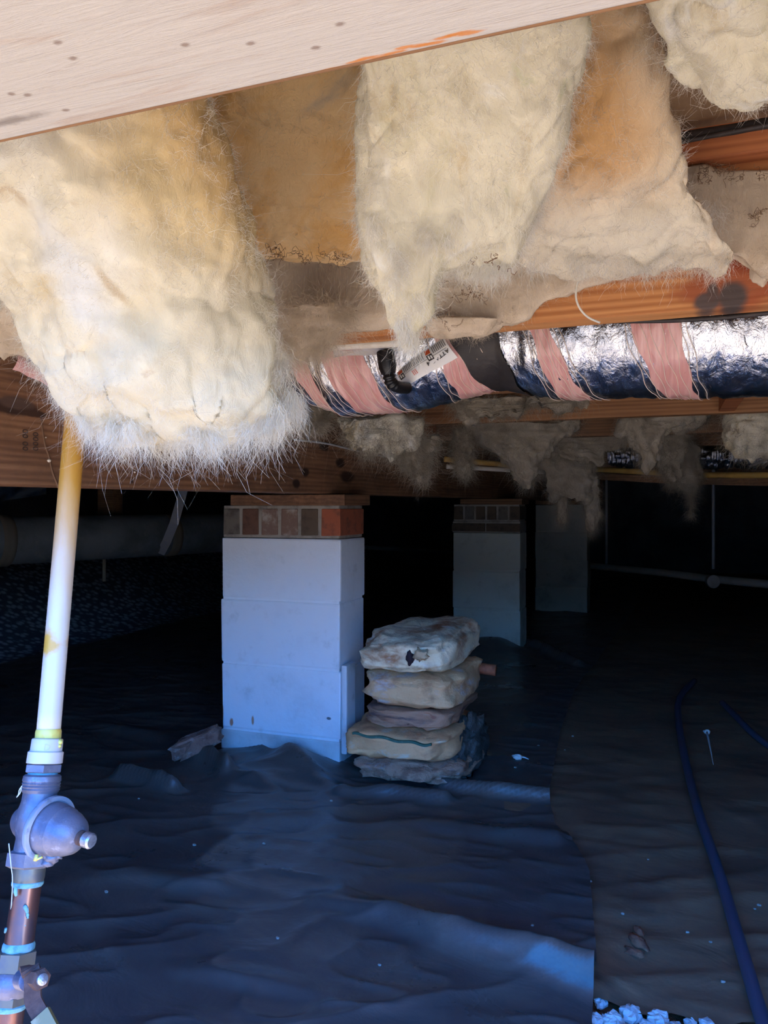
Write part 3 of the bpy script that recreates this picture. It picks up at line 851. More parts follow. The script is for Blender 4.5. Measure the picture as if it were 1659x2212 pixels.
# clumps in the bays further back
back = [
    ('pale wool lump beside the girder beyond the duct', [(905, 735, 905, 2.1, .10), (935, 740, 908, 2.1, .12), (962, 755, 895, 2.1, .10), (984, 790, 870, 2.1, .05)], 26, []),
    ('wool curtain torn into two tails above the yellow pipe end', [(905, 1010, 1250, 2.75, .12), (935, 1025, 1240, 2.75, .14), (965, 1050, 1200, 2.75, .12), (1000, 1085, 1170, 2.75, .1), (1030, 1120, 1165, 2.75, .06), (1046, 1128, 1148, 2.75, .03)], 27, []),
    ('ragged wool bunch with two hanging strands, in front of the far pier', [(955, 1160, 1290, 3.1, .12), (985, 1150, 1290, 3.1, .12), (1020, 1170, 1285, 3.1, .13), (1050, 1180, 1290, 3.1, .1), (1075, 1190, 1285, 3.1, .07), (1090, 1210, 1270, 3.1, .04)], 28,
     [[(1050, 1203, 1235, 3.1, .05), (1085, 1205, 1228, 3.1, .04), (1110, 1200, 1232, 3.1, .05), (1132, 1206, 1226, 3.1, .03)],
      [(1050, 1255, 1292, 3.1, .06), (1085, 1262, 1296, 3.1, .06), (1110, 1260, 1300, 3.1, .06), (1135, 1262, 1288, 3.1, .05), (1148, 1270, 1282, 3.1, .03)]]),
    ('pointed grey wool flap hanging by the foil scraps', [(795, 1370, 1500, 2.45, .08), (880, 1350, 1530, 2.45, .1), (910, 1340, 1515, 2.45, .12), (940, 1345, 1450, 2.45, .1), (970, 1375, 1425, 2.45, .07), (998, 1385, 1405, 2.45, .03)], 31, []),
    ('rounded cream wool mass hanging from the third joist, beyond the duct', [(872, 1580, 1800, 2.15, .12), (910, 1575, 1800, 2.15, .15), (945, 1568, 1800, 2.15, .13), (970, 1600, 1800, 2.15, .08), (990, 1650, 1800, 2.15, .04)], 32, []),
    ('faint wool puff with a slim icicle caught over the yellow pipe', [(965, 1460, 1505, 3.16, .06), (1005, 1455, 1510, 3.16, .08), (1025, 1455, 1515, 3.16, .1), (1045, 1462, 1508, 3.16, .06)], 33,
     [[(1030, 1482, 1496, 3.16, .03), (1075, 1484, 1498, 3.16, .03), (1112, 1488, 1496, 3.16, .015)]]),
    ('small hazy wool puff beside the pale lump', [(945, 885, 940, 2.15, .05), (985, 880, 934, 2.15, .06), (1012, 890, 925, 2.15, .03)], 35, []),
    ('narrow wool tuft hanging from the pine block', [(930, 985, 1020, 2.52, .05), (970, 990, 1018, 2.52, .05), (1002, 998, 1012, 2.52, .03)], 36, []),
    ('two short wool tags under the duct beside the girder', [(885, 640, 700, 1.95, .04), (905, 645, 690, 1.95, .04), (922, 655, 668, 1.95, .02)], 37, []),
    ('flat grey wool lining on the joist behind the duct', [(858, 960, 1290, 2.22, .03), (876, 980, 1250, 2.22, .03), (888, 1000, 1100, 2.22, .02)], 38, []),
    ('grey wool band behind the twin wool tails', [(915, 1200, 1400, 2.95, .06), (950, 1190, 1380, 2.95, .06), (975, 1190, 1330, 2.95, .05), (1000, 1210, 1290, 2.95, .04)], 39, []),
    ('dim wool drape over the middle of the yellow pipe', [(940, 1415, 1490, 2.85, .05), (1000, 1420, 1475, 2.85, .06), (1025, 1430, 1470, 2.85, .05), (1042, 1440, 1455, 2.85, .02)], 40, []),
]
for lab, rows, s_, st_ in back:
    gg = np.random.default_rng(s_)
    lk = []
    for rw in [rows] + st_:                                   # ragged ends: locks hang off every lower rim
        for (ya, la, ra, da, _), (yb, lb_, rb, db, _) in list(zip(rw, rw[1:]))[1:]:
            for _ in range(3):
                t_ = gg.random()
                lk.append((la + (lb_ - la) * t_ + 3, ya + (yb - ya) * t_ - 3, da)); lk.append((ra + (rb - ra) * t_ - 3, ya + (yb - ya) * t_ - 3, da))
        yb, lb_, rb, db, _ = rw[-1]
        for _ in range(5): lk.append((lb_ + (rb - lb_) * gg.random(), yb - 4, db))
    rows = [(y, l, r, d, th * .6) for y, l, r, d, th in rows]
    st_ = [[(y, l + 2, r - 2, d, th * .7) for y, l, r, d, th in q] for q in st_]
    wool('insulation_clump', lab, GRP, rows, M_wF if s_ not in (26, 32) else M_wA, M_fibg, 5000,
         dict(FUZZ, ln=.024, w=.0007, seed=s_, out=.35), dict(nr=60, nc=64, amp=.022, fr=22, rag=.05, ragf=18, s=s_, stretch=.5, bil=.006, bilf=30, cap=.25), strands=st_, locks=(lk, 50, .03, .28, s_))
# brown dirt lint along the lower edge of the tan batt and on the felt
M_lint = layered('brown_lint', (112, 84, 62), rough=.95)
def lint(label, pts, n, r, seed):
    g = np.random.default_rng(seed); parts = []
    for k in range(n):
        x, y, d = pts[g.integers(len(pts))]
        q = P(x + g.normal(0, 9), y + g.normal(0, 5), d)
        w_ = np.cumsum(g.normal(0, 1, (9, 3)), 0); w_ *= r / (np.abs(w_).max() + 1e-6)
        parts.append(tubem(smooth_path(q + w_, 14), 0.00026, 4, None, False))
    V, Fc = join(parts)
    o = tag(mesh('dirt_lint', V, Fc, M_lint), label, 'lint', 'dark lint caught on the wool')
    o['kind'] = 'stuff'
lint('brown hairy lint along the lower edge of the tan batt', [(585, 547, .95), (605, 550, .95), (650, 549, .95), (735, 560, .95), (720, 552, .95)], 40, .011, 1)
lint('brown hairy lint below the reddish cleat', [(1520, 378, .94), (1530, 372, .94), (1570, 374, .935), (1590, 384, .93), (1650, 374, .92), (1640, 470, .92)], 40, .010, 2)
lint('dark hair curled in the torn edge of the streaky batt', [(1070, 575, .66), (1085, 585, .66), (1020, 560, .70), (945, 550, .70)], 10, .008, 3)
lint('dark hair tangle on the beige felt', [(1010, 640, 1.02), (960, 610, 1.03), (1030, 630, 1.02), (970, 690, 1.03)], 24, .016, 4)
# white cord dangling off the felt
tag(tube('dangling_cord', [P(x, y, .97) for x, y in ((1262, 592), (1248, 610), (1244, 640), (1252, 665), (1270, 685), (1296, 697))], .0014, M_fib, None, 8, 40),
    'thin white cord curving down over the orange joist', 'cord')

# ================================================================== FLEXIBLE DUCT
def u_at(x, v):          # house X of the photo column x on the plane Y = v
    return float(PV(x, CY, v)[0])
VD = 1.40
duct_c = np.array([(-3.3, VD + .0, ZC + .365, .098), (-2.2, VD, ZC + .362, .098), (-1.4, VD, ZC + .362, .10), (-.85, VD, ZC + .352, .105), (-.62, VD, ZC + .30, .112),
                   (u_at(740, VD), VD, ZC + .292, .115), (u_at(900, VD), VD, ZC + .296, .115), (u_at(1010, VD), VD, ZC + .308, .105), (u_at(1090, VD), VD, ZC + .314, .098),
                   (u_at(1200, VD), VD, ZC + .303, .112), (u_at(1400, VD), VD, ZC + .302, .116), (u_at(1659, VD), VD, ZC + .296, .118), (.9, VD, ZC + .295, .118), (2.2, VD, ZC + .30, .115)])
UU = duct_c[:, 0]
def dc(u):
    return np.stack([np.asarray(u, float), np.interp(u, UU, duct_c[:, 1]), np.interp(u, UU, duct_c[:, 2])], -1), np.interp(u, UU, duct_c[:, 3])
def duct_r(u, th, seed=0, wr=1.0):
    """crinkled radius of the jacket"""
    _, r = dc(u)
    q = np.stack([u * 75 + 1.2 * np.sin(th * 2 + u * 9), np.cos(th) * 1.6, np.sin(th) * 1.6], -1)
    fold = (1 - np.abs(vnoise(q, 3 + seed))) ** 2
    q2 = np.stack([u * 40, np.cos(th) * 5, np.sin(th) * 5], -1)
    return r + wr * (0.0035 * (fold - .5) + .0022 * fbm(q2, 3, 8))
def duct_strip(name, e0, e1, th0, th1, n, m, lift, mat, parent, wr=1.0, thick=0.0):
    """a piece of the duct skin between the edge curves e0(th) and e1(th)"""
    th = np.linspace(th0, th1, m)
    a = np.array([e0(t) for t in th]); b_ = np.array([e1(t) for t in th])
    k = np.linspace(0, 1, n)
    U = a[:, None] * (1 - k)[None] + b_[:, None] * k[None]
    T = th[:, None] + 0 * U
    C, _ = dc(U)
    R = duct_r(U, T, 0, wr) + lift
    V = C + R[..., None] * np.stack([0 * T, -np.cos(T), -np.sin(T)], -1)      # th = 0 faces the opening, pi/2 points down
    V = V.reshape(-1, 3)
    i, j = np.meshgrid(np.arange(m - 1), np.arange(n - 1), indexing='ij')
    q = (i * n + j).ravel()
    return fast_mesh(name, V, np.stack([q, q + 1, q + n + 1, q + n], -1), mat, parent, True)
b = NB('duct_foil')
fn = b.noise((60, 40, 40), 5, .65, 1.0)
M_foil = b.pbr(b.mix(b.ramp(b.noise(9, 4), .45, .7), lin((214, 216, 222)), lin((160, 166, 180))), .22, 1.0, b.bump(fn, .55, .006, b.bump(b.noise((190, 60, 60), 3, .6, .5), .35, .003)))
b = NB('duct_pink')
M_pink = b.pbr(b.mix(b.ramp(b.noise((70, 8, 8), 5, .6), .4, .7), lin((206, 148, 142)), lin((226, 180, 172))), .38, 0, b.bump(b.noise((160, 20, 20), 5, .6, .6), .5, .004), .5, coat=.35)
M_thread = layered('thread', (228, 206, 190), rough=.6)
M_tape = layered('black_tape', (40, 36, 36), [((56, 50, 48), 14, .5, .7)], .55, bump=[(40, .4, .006)])
dt = thing('flexible_duct', 'silver foil flexible duct with pink bands running below the joists', 'duct', (0.0, VD, ZC + .18))
th_full = (-math.pi, math.pi)
duct_strip('foil_jacket', lambda t: -3.3, lambda t: 2.2, -math.pi, math.pi, 1200, 60, 0, M_foil, dt)
# pink bands: (top left, top right, bottom left, bottom right) photo columns
def band_edge(xt, xb):
    ut, ub = u_at(xt, VD - .1), u_at(xb, VD - .03)
    sl = (ub - ut) / 1.5
    return lambda t: ut + sl * (min(max(t, -2.2), 1.9) + .15) + .0025 * math.sin(9 * t + xt)
bands = [(615, 652, 690, 726), (684, 782, 776, 856), (940, 1000, 990, 1066), (1136, 1178, 1206, 1268), (1346, 1458, 1430, 1504), (1790, 1870, 1860, 1950)]
for a, b_, c, d in bands:
    duct_strip('pink_band', band_edge(a, c), band_edge(b_, d), -2.2, 1.9, 46, 60, .0012, M_pink, dt)
def thread(xt, xb, lift=.002):
    e = band_edge(xt, xb)
    th = np.linspace(-1.2, 1.75, 46)
    U = np.array([e(t) for t in th]); C, _ = dc(U)
    R = duct_r(U, th) + lift
    pts = C + R[:, None] * np.stack([0 * th, -np.cos(th), -np.sin(th)], -1)
    tube('thread', pts, .00065, M_thread, dt, 5)
for a, b_, c, d in bands:
    for k in (-13, -3):
        thread(a + k, c + k * 1.4)
    for k in (3, 15):
        thread(b_ + k, d + k * 1.4)
    for k in (.2, .4, .6, .8):
        thread(a + (b_ - a) * k, c + (d - c) * k)
# black tape wound round the pinched joint
duct_strip('tape_wrap', band_edge(958, 1058), band_edge(1062, 1128), -2.4, 1.9, 24, 50, .004, M_tape, dt, .3)
# printed label stuck on the jacket
lab_c = [np.array(P(858, 806, 1.375)), np.array(P(876, 839, 1.36)), np.array(P(988, 772, 1.318)), np.array(P(958, 728, 1.33))]   # TL, BL, BR, TR
def LP(s, t, lift=0.0):
    q = (lab_c[0] * (1 - t) + lab_c[1] * t) * (1 - s) + (lab_c[3] * (1 - t) + lab_c[2] * t) * s
    n_ = np.cross(lab_c[3] - lab_c[0], lab_c[0] - lab_c[1]); n_ /= np.linalg.norm(n_)
    if np.dot(n_, [0.3, -1, 0]) < 0: n_ = -n_
    return q + n_ * (lift + .006 * math.sin(math.pi * t) + .003 * math.sin(math.pi * s * 1.5))
M_label = layered('label_paper', (232, 230, 228), rough=.3, spec=.5)
M_lab_or = layered('label_orange', (206, 84, 34), rough=.35)
M_lab_bk = layered('label_ink', (52, 48, 48), rough=.4)
M_lab_gr = layered('label_print', (120, 116, 114), rough=.4)
M_lab_rd = layered('label_redprint', (206, 120, 108), rough=.4)
def lab_patch(name, s0, s1, t0, t1, lift, mat, parent, n=14, m=8):
    V = np.array([LP(s, t, lift) for s in np.linspace(s0, s1, n) for t in np.linspace(t0, t1, m)])
    Fc = [[i * m + j, i * m + j + 1, (i + 1) * m + j + 1, (i + 1) * m + j] for i in range(n - 1) for j in range(m - 1)]
    return mesh(name, V, Fc, mat, parent, True)
lb = lab_patch('label', 0, 1, 0, 1, .002, M_label, dt)
for s0 in (.03, .60):
    lab_patch('warning_mark', s0, s0 + .09, .06, .30, .0027, M_lab_or, lb, 4, 4)
    lab_patch('print_box', s0, s0 + .10, .34, .62, .0027, M_lab_bk, lb, 4, 4)
    lab_patch('print_glyph', s0 + .02, s0 + .045, .38, .56, .0031, M_label, lb, 3, 3)
    lab_patch('print_glyph', s0 + .06, s0 + .085, .42, .58, .0031, M_label, lb, 3, 3)
for k in range(13):
    lab_patch('print_line', .15 + k * .032, .165 + k * .032, .05, .42, .0027, M_lab_gr, lb, 2, 5)
for k in range(8):
    lab_patch('print_line', .73 + k * .032, .745 + k * .032, .05, .40, .0027, M_lab_gr, lb, 2, 5)
lab_patch('print_rule', .13, .95, .48, .50, .0027, M_lab_gr, lb, 14, 2)
for k in range(3):
    lab_patch('red_print', .27 + .03 * k, .285 + .03 * k, .56, .80, .0027, M_lab_rd, lb, 2, 4)
ex = lab_c[3] - lab_c[0]; ey = lab_c[0] - lab_c[1]
text_mesh('print', 'ATTACHE', .0115, LP(.97, .55, .0034), -ex, -ey, M_lab_bk, lb, .0003)
text_mesh('print', '4', .0115, LP(.60, .60, .0034), -ex, -ey, M_lab_bk, lb, .0003)
# torn jacket flap drooping over the girder behind the batt
fl = []
for s in np.linspace(0, 1, 12):
    for t in np.linspace(0, 1, 6):
        x = 15 + 130 * s; y0 = 800 + 66 * s ** 1.2; y1 = y0 - 46 * (1 - s) - 4
        q = GF(x, y0 * (1 - t) + y1 * t) + gn * (.012 + .012 * math.sin(math.pi * t) + .003 * math.sin(s * 17))
        fl.append(q)
Fc = [[i * 6 + j, i * 6 + j + 1, (i + 1) * 6 + j + 1, (i + 1) * 6 + j] for i in range(11) for j in range(5)]
tag(mesh('jacket_scrap', np.array(fl), Fc, M_pink, None, True), 'torn pink duct jacket scrap hanging over the girder behind the wool', 'scrap')

# black elbow, white pipe and plastic lip by the joist
M_blk = layered('black_rubber', (26, 25, 27), rough=.35)
M_pvc = layered('pvc_white', (222, 216, 204), [((200, 186, 164), 6, .5, .75)], .45)
el = thing('drain_elbow', 'black ribbed rubber elbow hanging in front of the duct label', 'elbow', P(842, 838, 1.33))
lathe('socket', [(0, .013), (.002, .0155), (.03, .0155), (.036, .0135), (.04, .0125)], P(832, 757, 1.31), P(838, 800, 1.31) - P(832, 757, 1.31), M_blk, el, 24)
cen = smooth_path([P(836, 790, 1.31), P(840, 812, 1.31), P(846, 828, 1.315), P(860, 836, 1.325), P(880, 838, 1.345)], 40)
tube('bent_hose', cen, .0105 + .0012 * np.sin(np.arange(40) * 1.3) * (np.arange(40) < 24), M_blk, el, 18)
tag(tube('pvc_pipe', [PV(560, 757, 1.215), PV(900, 738, 1.215)], .0075, M_pvc, None, 14, 12), 'thin white plastic pipe tucked between orange joist and duct', 'pipe')
M_film = layered('clear_film', (196, 188, 176), rough=.2, spec=.6)
fv = []
for s in np.linspace(0, 1, 24):
    for t in np.linspace(0, 1, 6):
        fv.append(PV(720 + 150 * s, 757 - 8 * s + (16 - 6 * s) * t + 2 * math.sin(9 * s + 3 * t), 1.232 + .025 * t))
tag(mesh('plastic_film', np.array(fv), [[i * 6 + j, i * 6 + j + 1, (i + 1) * 6 + j + 1, (i + 1) * 6 + j] for i in range(23) for j in range(5)], M_film, None, True),
    'crumpled clear plastic film under the thin white pipe', 'film')
M_cable = layered('black_cable', (44, 38, 38), [((70, 60, 56), 20, .5, .7)], .6)
tag(tube('cable', [PV(900, 712, 1.13), PV(1040, 716, 1.13), PV(1200, 697, 1.125), PV(1330, 694, 1.125), PV(1450, 692, 1.13), PV(1560, 686, 1.125), PV(1659, 676, 1.125), PV(1900, 655, 1.13)], .0035, M_cable, None, 8, 60),
    'thin black cable sagging below the knotty orange joist', 'cable')
tag(tube('cable', [PV(1380, 316, 1.005), PV(1440, 304, 1.005), PV(1500, 292, 1.005), PV(1580, 280, 1.0), PV(1659, 266, 1.0), PV(1900, 236, 1.0)], .0065, M_cable, None, 10, 40),
    'thick black cable lying above the reddish cleat', 'cable')
tag(tube('cable', [PV(1380, 322, .995), PV(1440, 312, .995), PV(1520, 297, .995), PV(1600, 281, .99), PV(1700, 262, .99)], .003, M_cable, None, 8, 40),
    'slim dark cable beside the thick one above the cleat', 'cable')

# ================================================================== WATER PIPE, REGULATOR AND VALVE
PT = P(168, 850, 1.0); PB = P(104, 1590, .90); PE = P(17, 2212, .82)
ax = PB - PT; axl = np.linalg.norm(ax); ax = ax / axl          # downwards
ax2 = PE - PB; ax2 /= np.linalg.norm(ax2)
def AY(y):       # point on the metal run at photo row y
    lo, hi = 0, 1.2
    for _ in range(40):
        m = (lo + hi) / 2; q = PB + ax2 * m
        rel = q - np.array([0, 0, ZC]); d = -rel[0] * SA + rel[1] * CA
        yy = CY - rel[2] / d * F
        if yy < y: lo = m
        else: hi = m
    return lo
b = NB('aged_pvc')
zn = b.n('ShaderNodeSeparateXYZ'); b.l(b.pos, zn.inputs[0])
zz = b.math('ADD', zn.outputs[2], b.math('MULTIPLY', b.math('SUBTRACT', b.noise((30, 30, 5), 4), .5), .16))
col = b.mix(b.ramp(zz, ZC - .16, ZC + .05), lin((206, 200, 192)), lin((200, 146, 58)))
col = b.mix(b.math('MULTIPLY', b.ramp(b.noise((50, 50, 5), 5, .7), .58, .72), .6), col, lin((214, 178, 98)))
for x, y, r in ((122, 1385, .012), (130, 1050, .006), (165, 1050, .007), (140, 1390, .006)):
    col = b.mix(b.spot(P(x, y, .93), (r, .06, r * 1.3), .4, .5, 90), col, lin((206, 160, 70)))
M_aged = b.pbr(col, .4, 0, b.bump(b.noise((120, 120, 12), 4), .1, .002), .5)
M_cpl = layered('coupling_white', (204, 198, 196), [((206, 196, 190), 30, .5, .75)], .4)
M_cem = layered('yellow_cement', (216, 204, 110), [((216, 160, 70), 60, .5, .7)], .35)
M_cast = layered('cast_bronze', (116, 116, 130), [((92, 94, 112), 30, .45, .7), ((146, 148, 164), 90, .55, .75), ((140, 112, 104), 18, .6, .75)], .42, .35, bump=[(90, .35, .003), (300, .2, .001)])
M_bright = layered('bright_ring', (186, 196, 214), [((140, 150, 170), 60, .5, .7)], .3, .5)
M_brass = layered('brass', (120, 118, 108), [((104, 106, 110), 40, .45, .7)], .4, .6)
M_cu = layered('copper', (150, 106, 96), [((120, 100, 106), 18, .45, .7), ((196, 140, 118), (60, 60, 6), .55, .75)], .3, .85)
M_flux = layered('verdigris', (112, 164, 176), [((84, 136, 156), 120, .45, .7), ((140, 184, 196), 90, .55, .75)], .6, bump=[(200, .6, .002)])
M_rust = layered('rust', (88, 64, 56), [((70, 48, 42), 60, .45, .7), ((106, 80, 70), 120, .55, .75)], .85, bump=[(160, .6, .002)])
M_yel = layered('yellow_vinyl', (128, 114, 70), [((176, 156, 120), 30, .5, .75)], .4)
M_alu = layered('screw_steel', (186, 188, 196), [((140, 136, 140), 120, .45, .7)], .3, .8, bump=[(250, .5, .001)])
wp = thing('supply_pipe', 'leaning plastic water pipe, amber at the top, going into the cream batt', 'pipe', PB)
tube('pipe', [PT - ax * .16, PT, PB + ax * .002], .0134, M_aged, wp, 24, 20)
lathe('cement_ring', [(0, .0137), (.003, .0145), (.010, .0145), (.0125, .0137)], PB - ax * .008, ax, M_cem, wp)
c0 = PB + ax2 * AY(1594)
cp = lathe('coupling', [(0, .014), (.001, .0168), (.0025, .0174), (AY(1623) - AY(1594) - .001, .0176), (AY(1623) - AY(1594), .0184), (AY(1624) - AY(1594), .0196), (AY(1648) - AY(1594), .0198), (AY(1649) - AY(1594), .0185)], c0, ax2, M_cpl, wp)
q = PB + ax2 * AY(1612)
vw = np.array([0, 0, ZC]) - q; vw -= ax2 * np.dot(vw, ax2); vw /= np.linalg.norm(vw)
sd = np.cross(-ax2, vw)
if np.dot(sd, [CA, SA, 0]) < 0: sd = -sd
M_emb = layered('embossed', (188, 180, 184), rough=.5)
text_mesh('embossed_letter', 'D', .010, q + vw * .0172 + sd * -.003 + ax2 * .004, sd, -ax2, M_emb, cp, .0006)
for px, py, r in ((116, 1601, .0028), (118, 1610, .0022)):
    V, Fc = blobm(c0 + ax2 * (AY(py) - AY(1594)) + vw * .0105 + sd * .0135, r, r, r * 1.2, 12, 10, 1, .3, 6, 4)
    mesh('cement_smear', V, Fc, M_cem, cp, True)
# regulator
rg_ = thing('pressure_regulator', 'corroded grey bronze pressure regulator with a bell cap, below the plastic pipe', 'regulator', PB + ax2 * AY(1870))
def MET(name, y0, y1, prof, mat, parent, seg=28, smooth=True, phase=0.0):
    s0, s1 = AY(y0), AY(y1); Ls = s1 - s0
    return lathe(name, [(a * Ls, r) for a, r in prof], PB + ax2 * s0, ax2, mat, parent, seg, smooth, phase)
MET('hex_nut', 1650, 1668, [(0, .0195), (.08, .0215), (.9, .0215), (1, .0195)], M_cast, rg_, 6, False, .3)
MET('tape_collar', 1668, 1676, [(0, .0155), (.5, .0165), (1, .0155)], M_flux, rg_)
MET('union', 1672, 1712, [(0, .018), (.1, .0205), (.35, .0212), (.42, .0200), (.5, .0212), (.58, .0200), (.66, .0212), (.74, .0202), (.82, .0210), (1, .019)], M_cast, rg_)
MET('body', 1706, 1838, [(0, .0185), (.2, .019), (.4, .0225), (.6, .0225), (.8, .019), (1, .020)], M_cast, rg_)
qb = PB + ax2 * AY(1778)
# bell housing points right, a little down and towards the opening
bx = P(212, 1822, .828) - P(78, 1778, .87); bx /= np.linalg.norm(bx)
lathe('back_cap', [(0, .02), (.012, .019), (.02, .015), (.026, .006)], qb - bx * .006, P(22, 1762, .93) - P(82, 1772, .90), M_cast, rg_)
lathe('neck', [(.0, .020), (.012, .022), (.016, .027)], qb, bx, M_cast, rg_, 32)
lathe('flange', [(.0, .024), (.004, .0325), (.007, .0345), (.012, .0345), (.0125, .030), (.0105, .0285)], qb + bx * .013, bx, M_bright, rg_, 44)
lathe('bell', [(.0, .0285), (.010, .0278), (.020, .0266), (.0215, .0252), (.030, .0238), (.039, .0200), (.044, .015), (.047, .009), (.0475, .0)], qb + bx * .0225, bx, M_cast, rg_, 44)
lathe('lock_nut', [(0, .008), (.006, .008), (.007, .0058), (.012, .0058)], qb + bx * .067, bx, M_rust, rg_, 16)
lathe('adjusting_screw', [(0, .0075), (.001, .0085), (.009, .0085), (.011, .0066)], qb + bx * .077, bx, M_alu, rg_, 12)
MET('hex_union', 1834, 1872, [(0, .020), (.12, .0262), (.85, .0262), (1, .021)], M_cast, rg_, 6, False, .55)
for k, (px, py, r) in enumerate(((112, 1850, .008), (100, 1842, .007), (104, 1862, .006), (128, 1848, .005))):
    V, Fc = blobm(P(px, py, .852), r, r, r * .8, 12, 10, 1, .4, 6, k)
    mesh('mineral_crust', V, Fc, M_cast, rg_, True)
lm = P(78, 1856, .836)
V, Fc = join([tubem([P(80, 1846, .838), P(76, 1860, .836)], .0022, 6), tubem([P(78, 1857, .836), P(92, 1851, .838)], .0013, 6)])
mesh('paint_mark', V, Fc, M_cem, rg_, True)
# copper run with soldered joints and ball valve
cr = thing('copper_pipe', 'dirty copper riser with blue green solder rings, rising to the regulator', 'pipe', PB + ax2 * (AY(2212) + .2))
MET('brass_adapter', 1868, 1906, [(0, .0172), (.7, .0172), (.9, .0165), (1, .0158)], M_brass, cr, 28)
MET('solder_ring', 1901, 1914, [(0, .0158), (.3, .0170), (.7, .0168), (1, .0155)], M_flux, cr)
MET('tube', 1908, 2042, [(0, .0152), (1, .0154)], M_cu, cr)
MET('solder_ring', 2034, 2054, [(0, .0156), (.3, .0168), (.7, .0170), (1, .0160)], M_flux, cr)
for k, (px, py, r) in enumerate(((33, 1925, .004), (55, 1962, .004), (58, 1966, .003), (60, 1978, .003), (28, 2006, .003), (54, 2000, .003), (12, 2010, .003))):
    V, Fc = blobm(P(px, py, .836), r * .7, r * .3, r * 1.1, 10, 8, 1, .6, 6, k)
    mesh('flux_spatter', V, Fc, M_flux, cr, True)
MET('tube', 2176, 2300, [(0, .0152), (1, .0154)], M_cu, cr)
MET('solder_ring', 2166, 2180, [(0, .0156), (.3, .0170), (.7, .0168), (1, .0158)], M_flux, cr)
zend = (PB + ax2 * AY(2299))
tube('tube', [zend, zend + ax2 * ((zend[2] + .0) / -ax2[2])], .0153, M_cu, cr, 20, 4)
bv = thing('ball_valve', 'brass ball valve with a rusty lever and yellow grip, on the copper riser', 'valve', PB + ax2 * AY(2160))
MET('hex_end', 2050, 2098, [(0, .0165), (.08, .0205), (.9, .0205), (1, .018)], M_brass, bv, 6, False, .2)
MET('body', 2094, 2150, [(0, .018), (.2, .0225), (.5, .0238), (.8, .0215), (1, .0175)], M_cast, bv)
MET('hex_end', 2146, 2168, [(0, .0185), (.1, .0195), (.9, .0195), (1, .0165)], M_brass, bv, 6, False, .2)
st0 = P(48, 2115, .795); stx = P(95, 2122, .762) - st0; stx /= np.linalg.norm(stx)
lathe('stem', [(0, .010), (.016, .010), (.017, .006), (.030, .006)], st0, stx, M_cast, bv, 18)
hp = [P(52, 2090, .785), P(66, 2096, .778), P(72, 2118, .774), (P(72, 2160, .768)), P(92, 2200, .760), P(118, 2250, .75)]
def bar(pts, w, t, wdir):
    pts = np.asarray(pts); V = []; n = len(pts)
    T = np.gradient(pts, axis=0); T /= np.linalg.norm(T, axis=1)[:, None]
    for i in range(n):
        nn = np.cross(T[i], wdir); nn /= np.linalg.norm(nn); ww = np.cross(nn, T[i])
        for a, c in ((-1, -1), (1, -1), (1, 1), (-1, 1)):
            V.append(pts[i] + ww * a * (w[i] if hasattr(w, '__len__') else w) / 2 + nn * c * t / 2)
    Fc = [[0, 3, 2, 1], [4 * n - 4, 4 * n - 3, 4 * n - 2, 4 * n - 1]]
    for i in range(n - 1):
        for j in range(4):
            k = (j + 1) % 4
            Fc.append([4 * i + j, 4 * i + k, 4 * i + 4 + k, 4 * i + 4 + j])
    return np.array(V), Fc
hs_ = smooth_path(hp, 30)
V, Fc = bar(hs_, np.interp(np.arange(30), [0, 5, 12, 29], [.010, .018, .017, .015]), .0035, np.array([CA, SA, 0]))
lev = mesh('lever', V, Fc, M_rust, bv)
V, Fc = bar(hs_[22:] - 0, .0185, .0075, np.array([CA, SA, 0]))
mesh('grip', V, Fc, M_yel, lev)
lathe('handle_nut', [(0, .010), (.010, .010), (.011, .008)], P(80, 2114, .775), stx, M_rust, bv, 6, False)
lathe('stem_end', [(0, .0055), (.014, .0055), (.0145, .004)], P(80, 2114, .775), stx, M_alu, bv, 14)
# cobweb shreds
M_web = layered('cobweb', (190, 194, 206), rough=.8)
tag(tube('cobweb', [P(x, y, .86) for x, y in ((48, 1697), (42, 1706), (40, 1716), (36, 1722), (44, 1712), (46, 1702))], .0006, M_web, None, 5, 30), 'grey cobweb shred on the regulator union', 'cobweb')
tag(tube('cobweb', [P(x, y, .84) for x, y in ((19, 1822), (24, 1870), (27, 1900), (25, 1950), (20, 2000))], .0006, M_web, None, 5, 30), 'long grey cobweb strand along the copper riser', 'cobweb')

# ================================================================== GROUND SHEETS
def plan(x, y, z=0.0):
    d = (ZC - z) * F / (y - CY)
    return np.array([(x - CX) / F * d, d])
def ridge(X, D, pts, h, w, taper=.25):
    pts = [np.asarray(p) for p in pts]
    best = np.full(X.shape, 1e9); fr_ = np.zeros(X.shape, bool); tt = np.zeros(X.shape)
    Ls = [np.linalg.norm(b - a) for a, b in zip(pts, pts[1:])]; tot = sum(Ls); acc = 0
    for (a, b), l in zip(zip(pts, pts[1:]), Ls):
        e = (b - a) / l
        t = np.clip((X - a[0]) * e[0] + (D - a[1]) * e[1], 0, l)
        q = np.hypot(X - a[0] - e[0] * t, D - a[1] - e[1] * t)
        k = q < best
        best = np.where(k, q, best); fr_ = np.where(k, D < a[1] + e[1] * t, fr_); tt = np.where(k, (acc + t) / tot, tt); acc += l
    hh = np.broadcast_to(np.interp(tt, np.linspace(0, 1, len(h)), h) if hasattr(h, '__len__') else h, X.shape)
    return hh * np.exp(-(best / np.where(fr_, w * .62, w)) ** 2)
def gauss(X, D, c, h, sx, sd):
    return h * np.exp(-((X - c[0]) / sx) ** 2 - ((D - c[1]) / sd) ** 2)
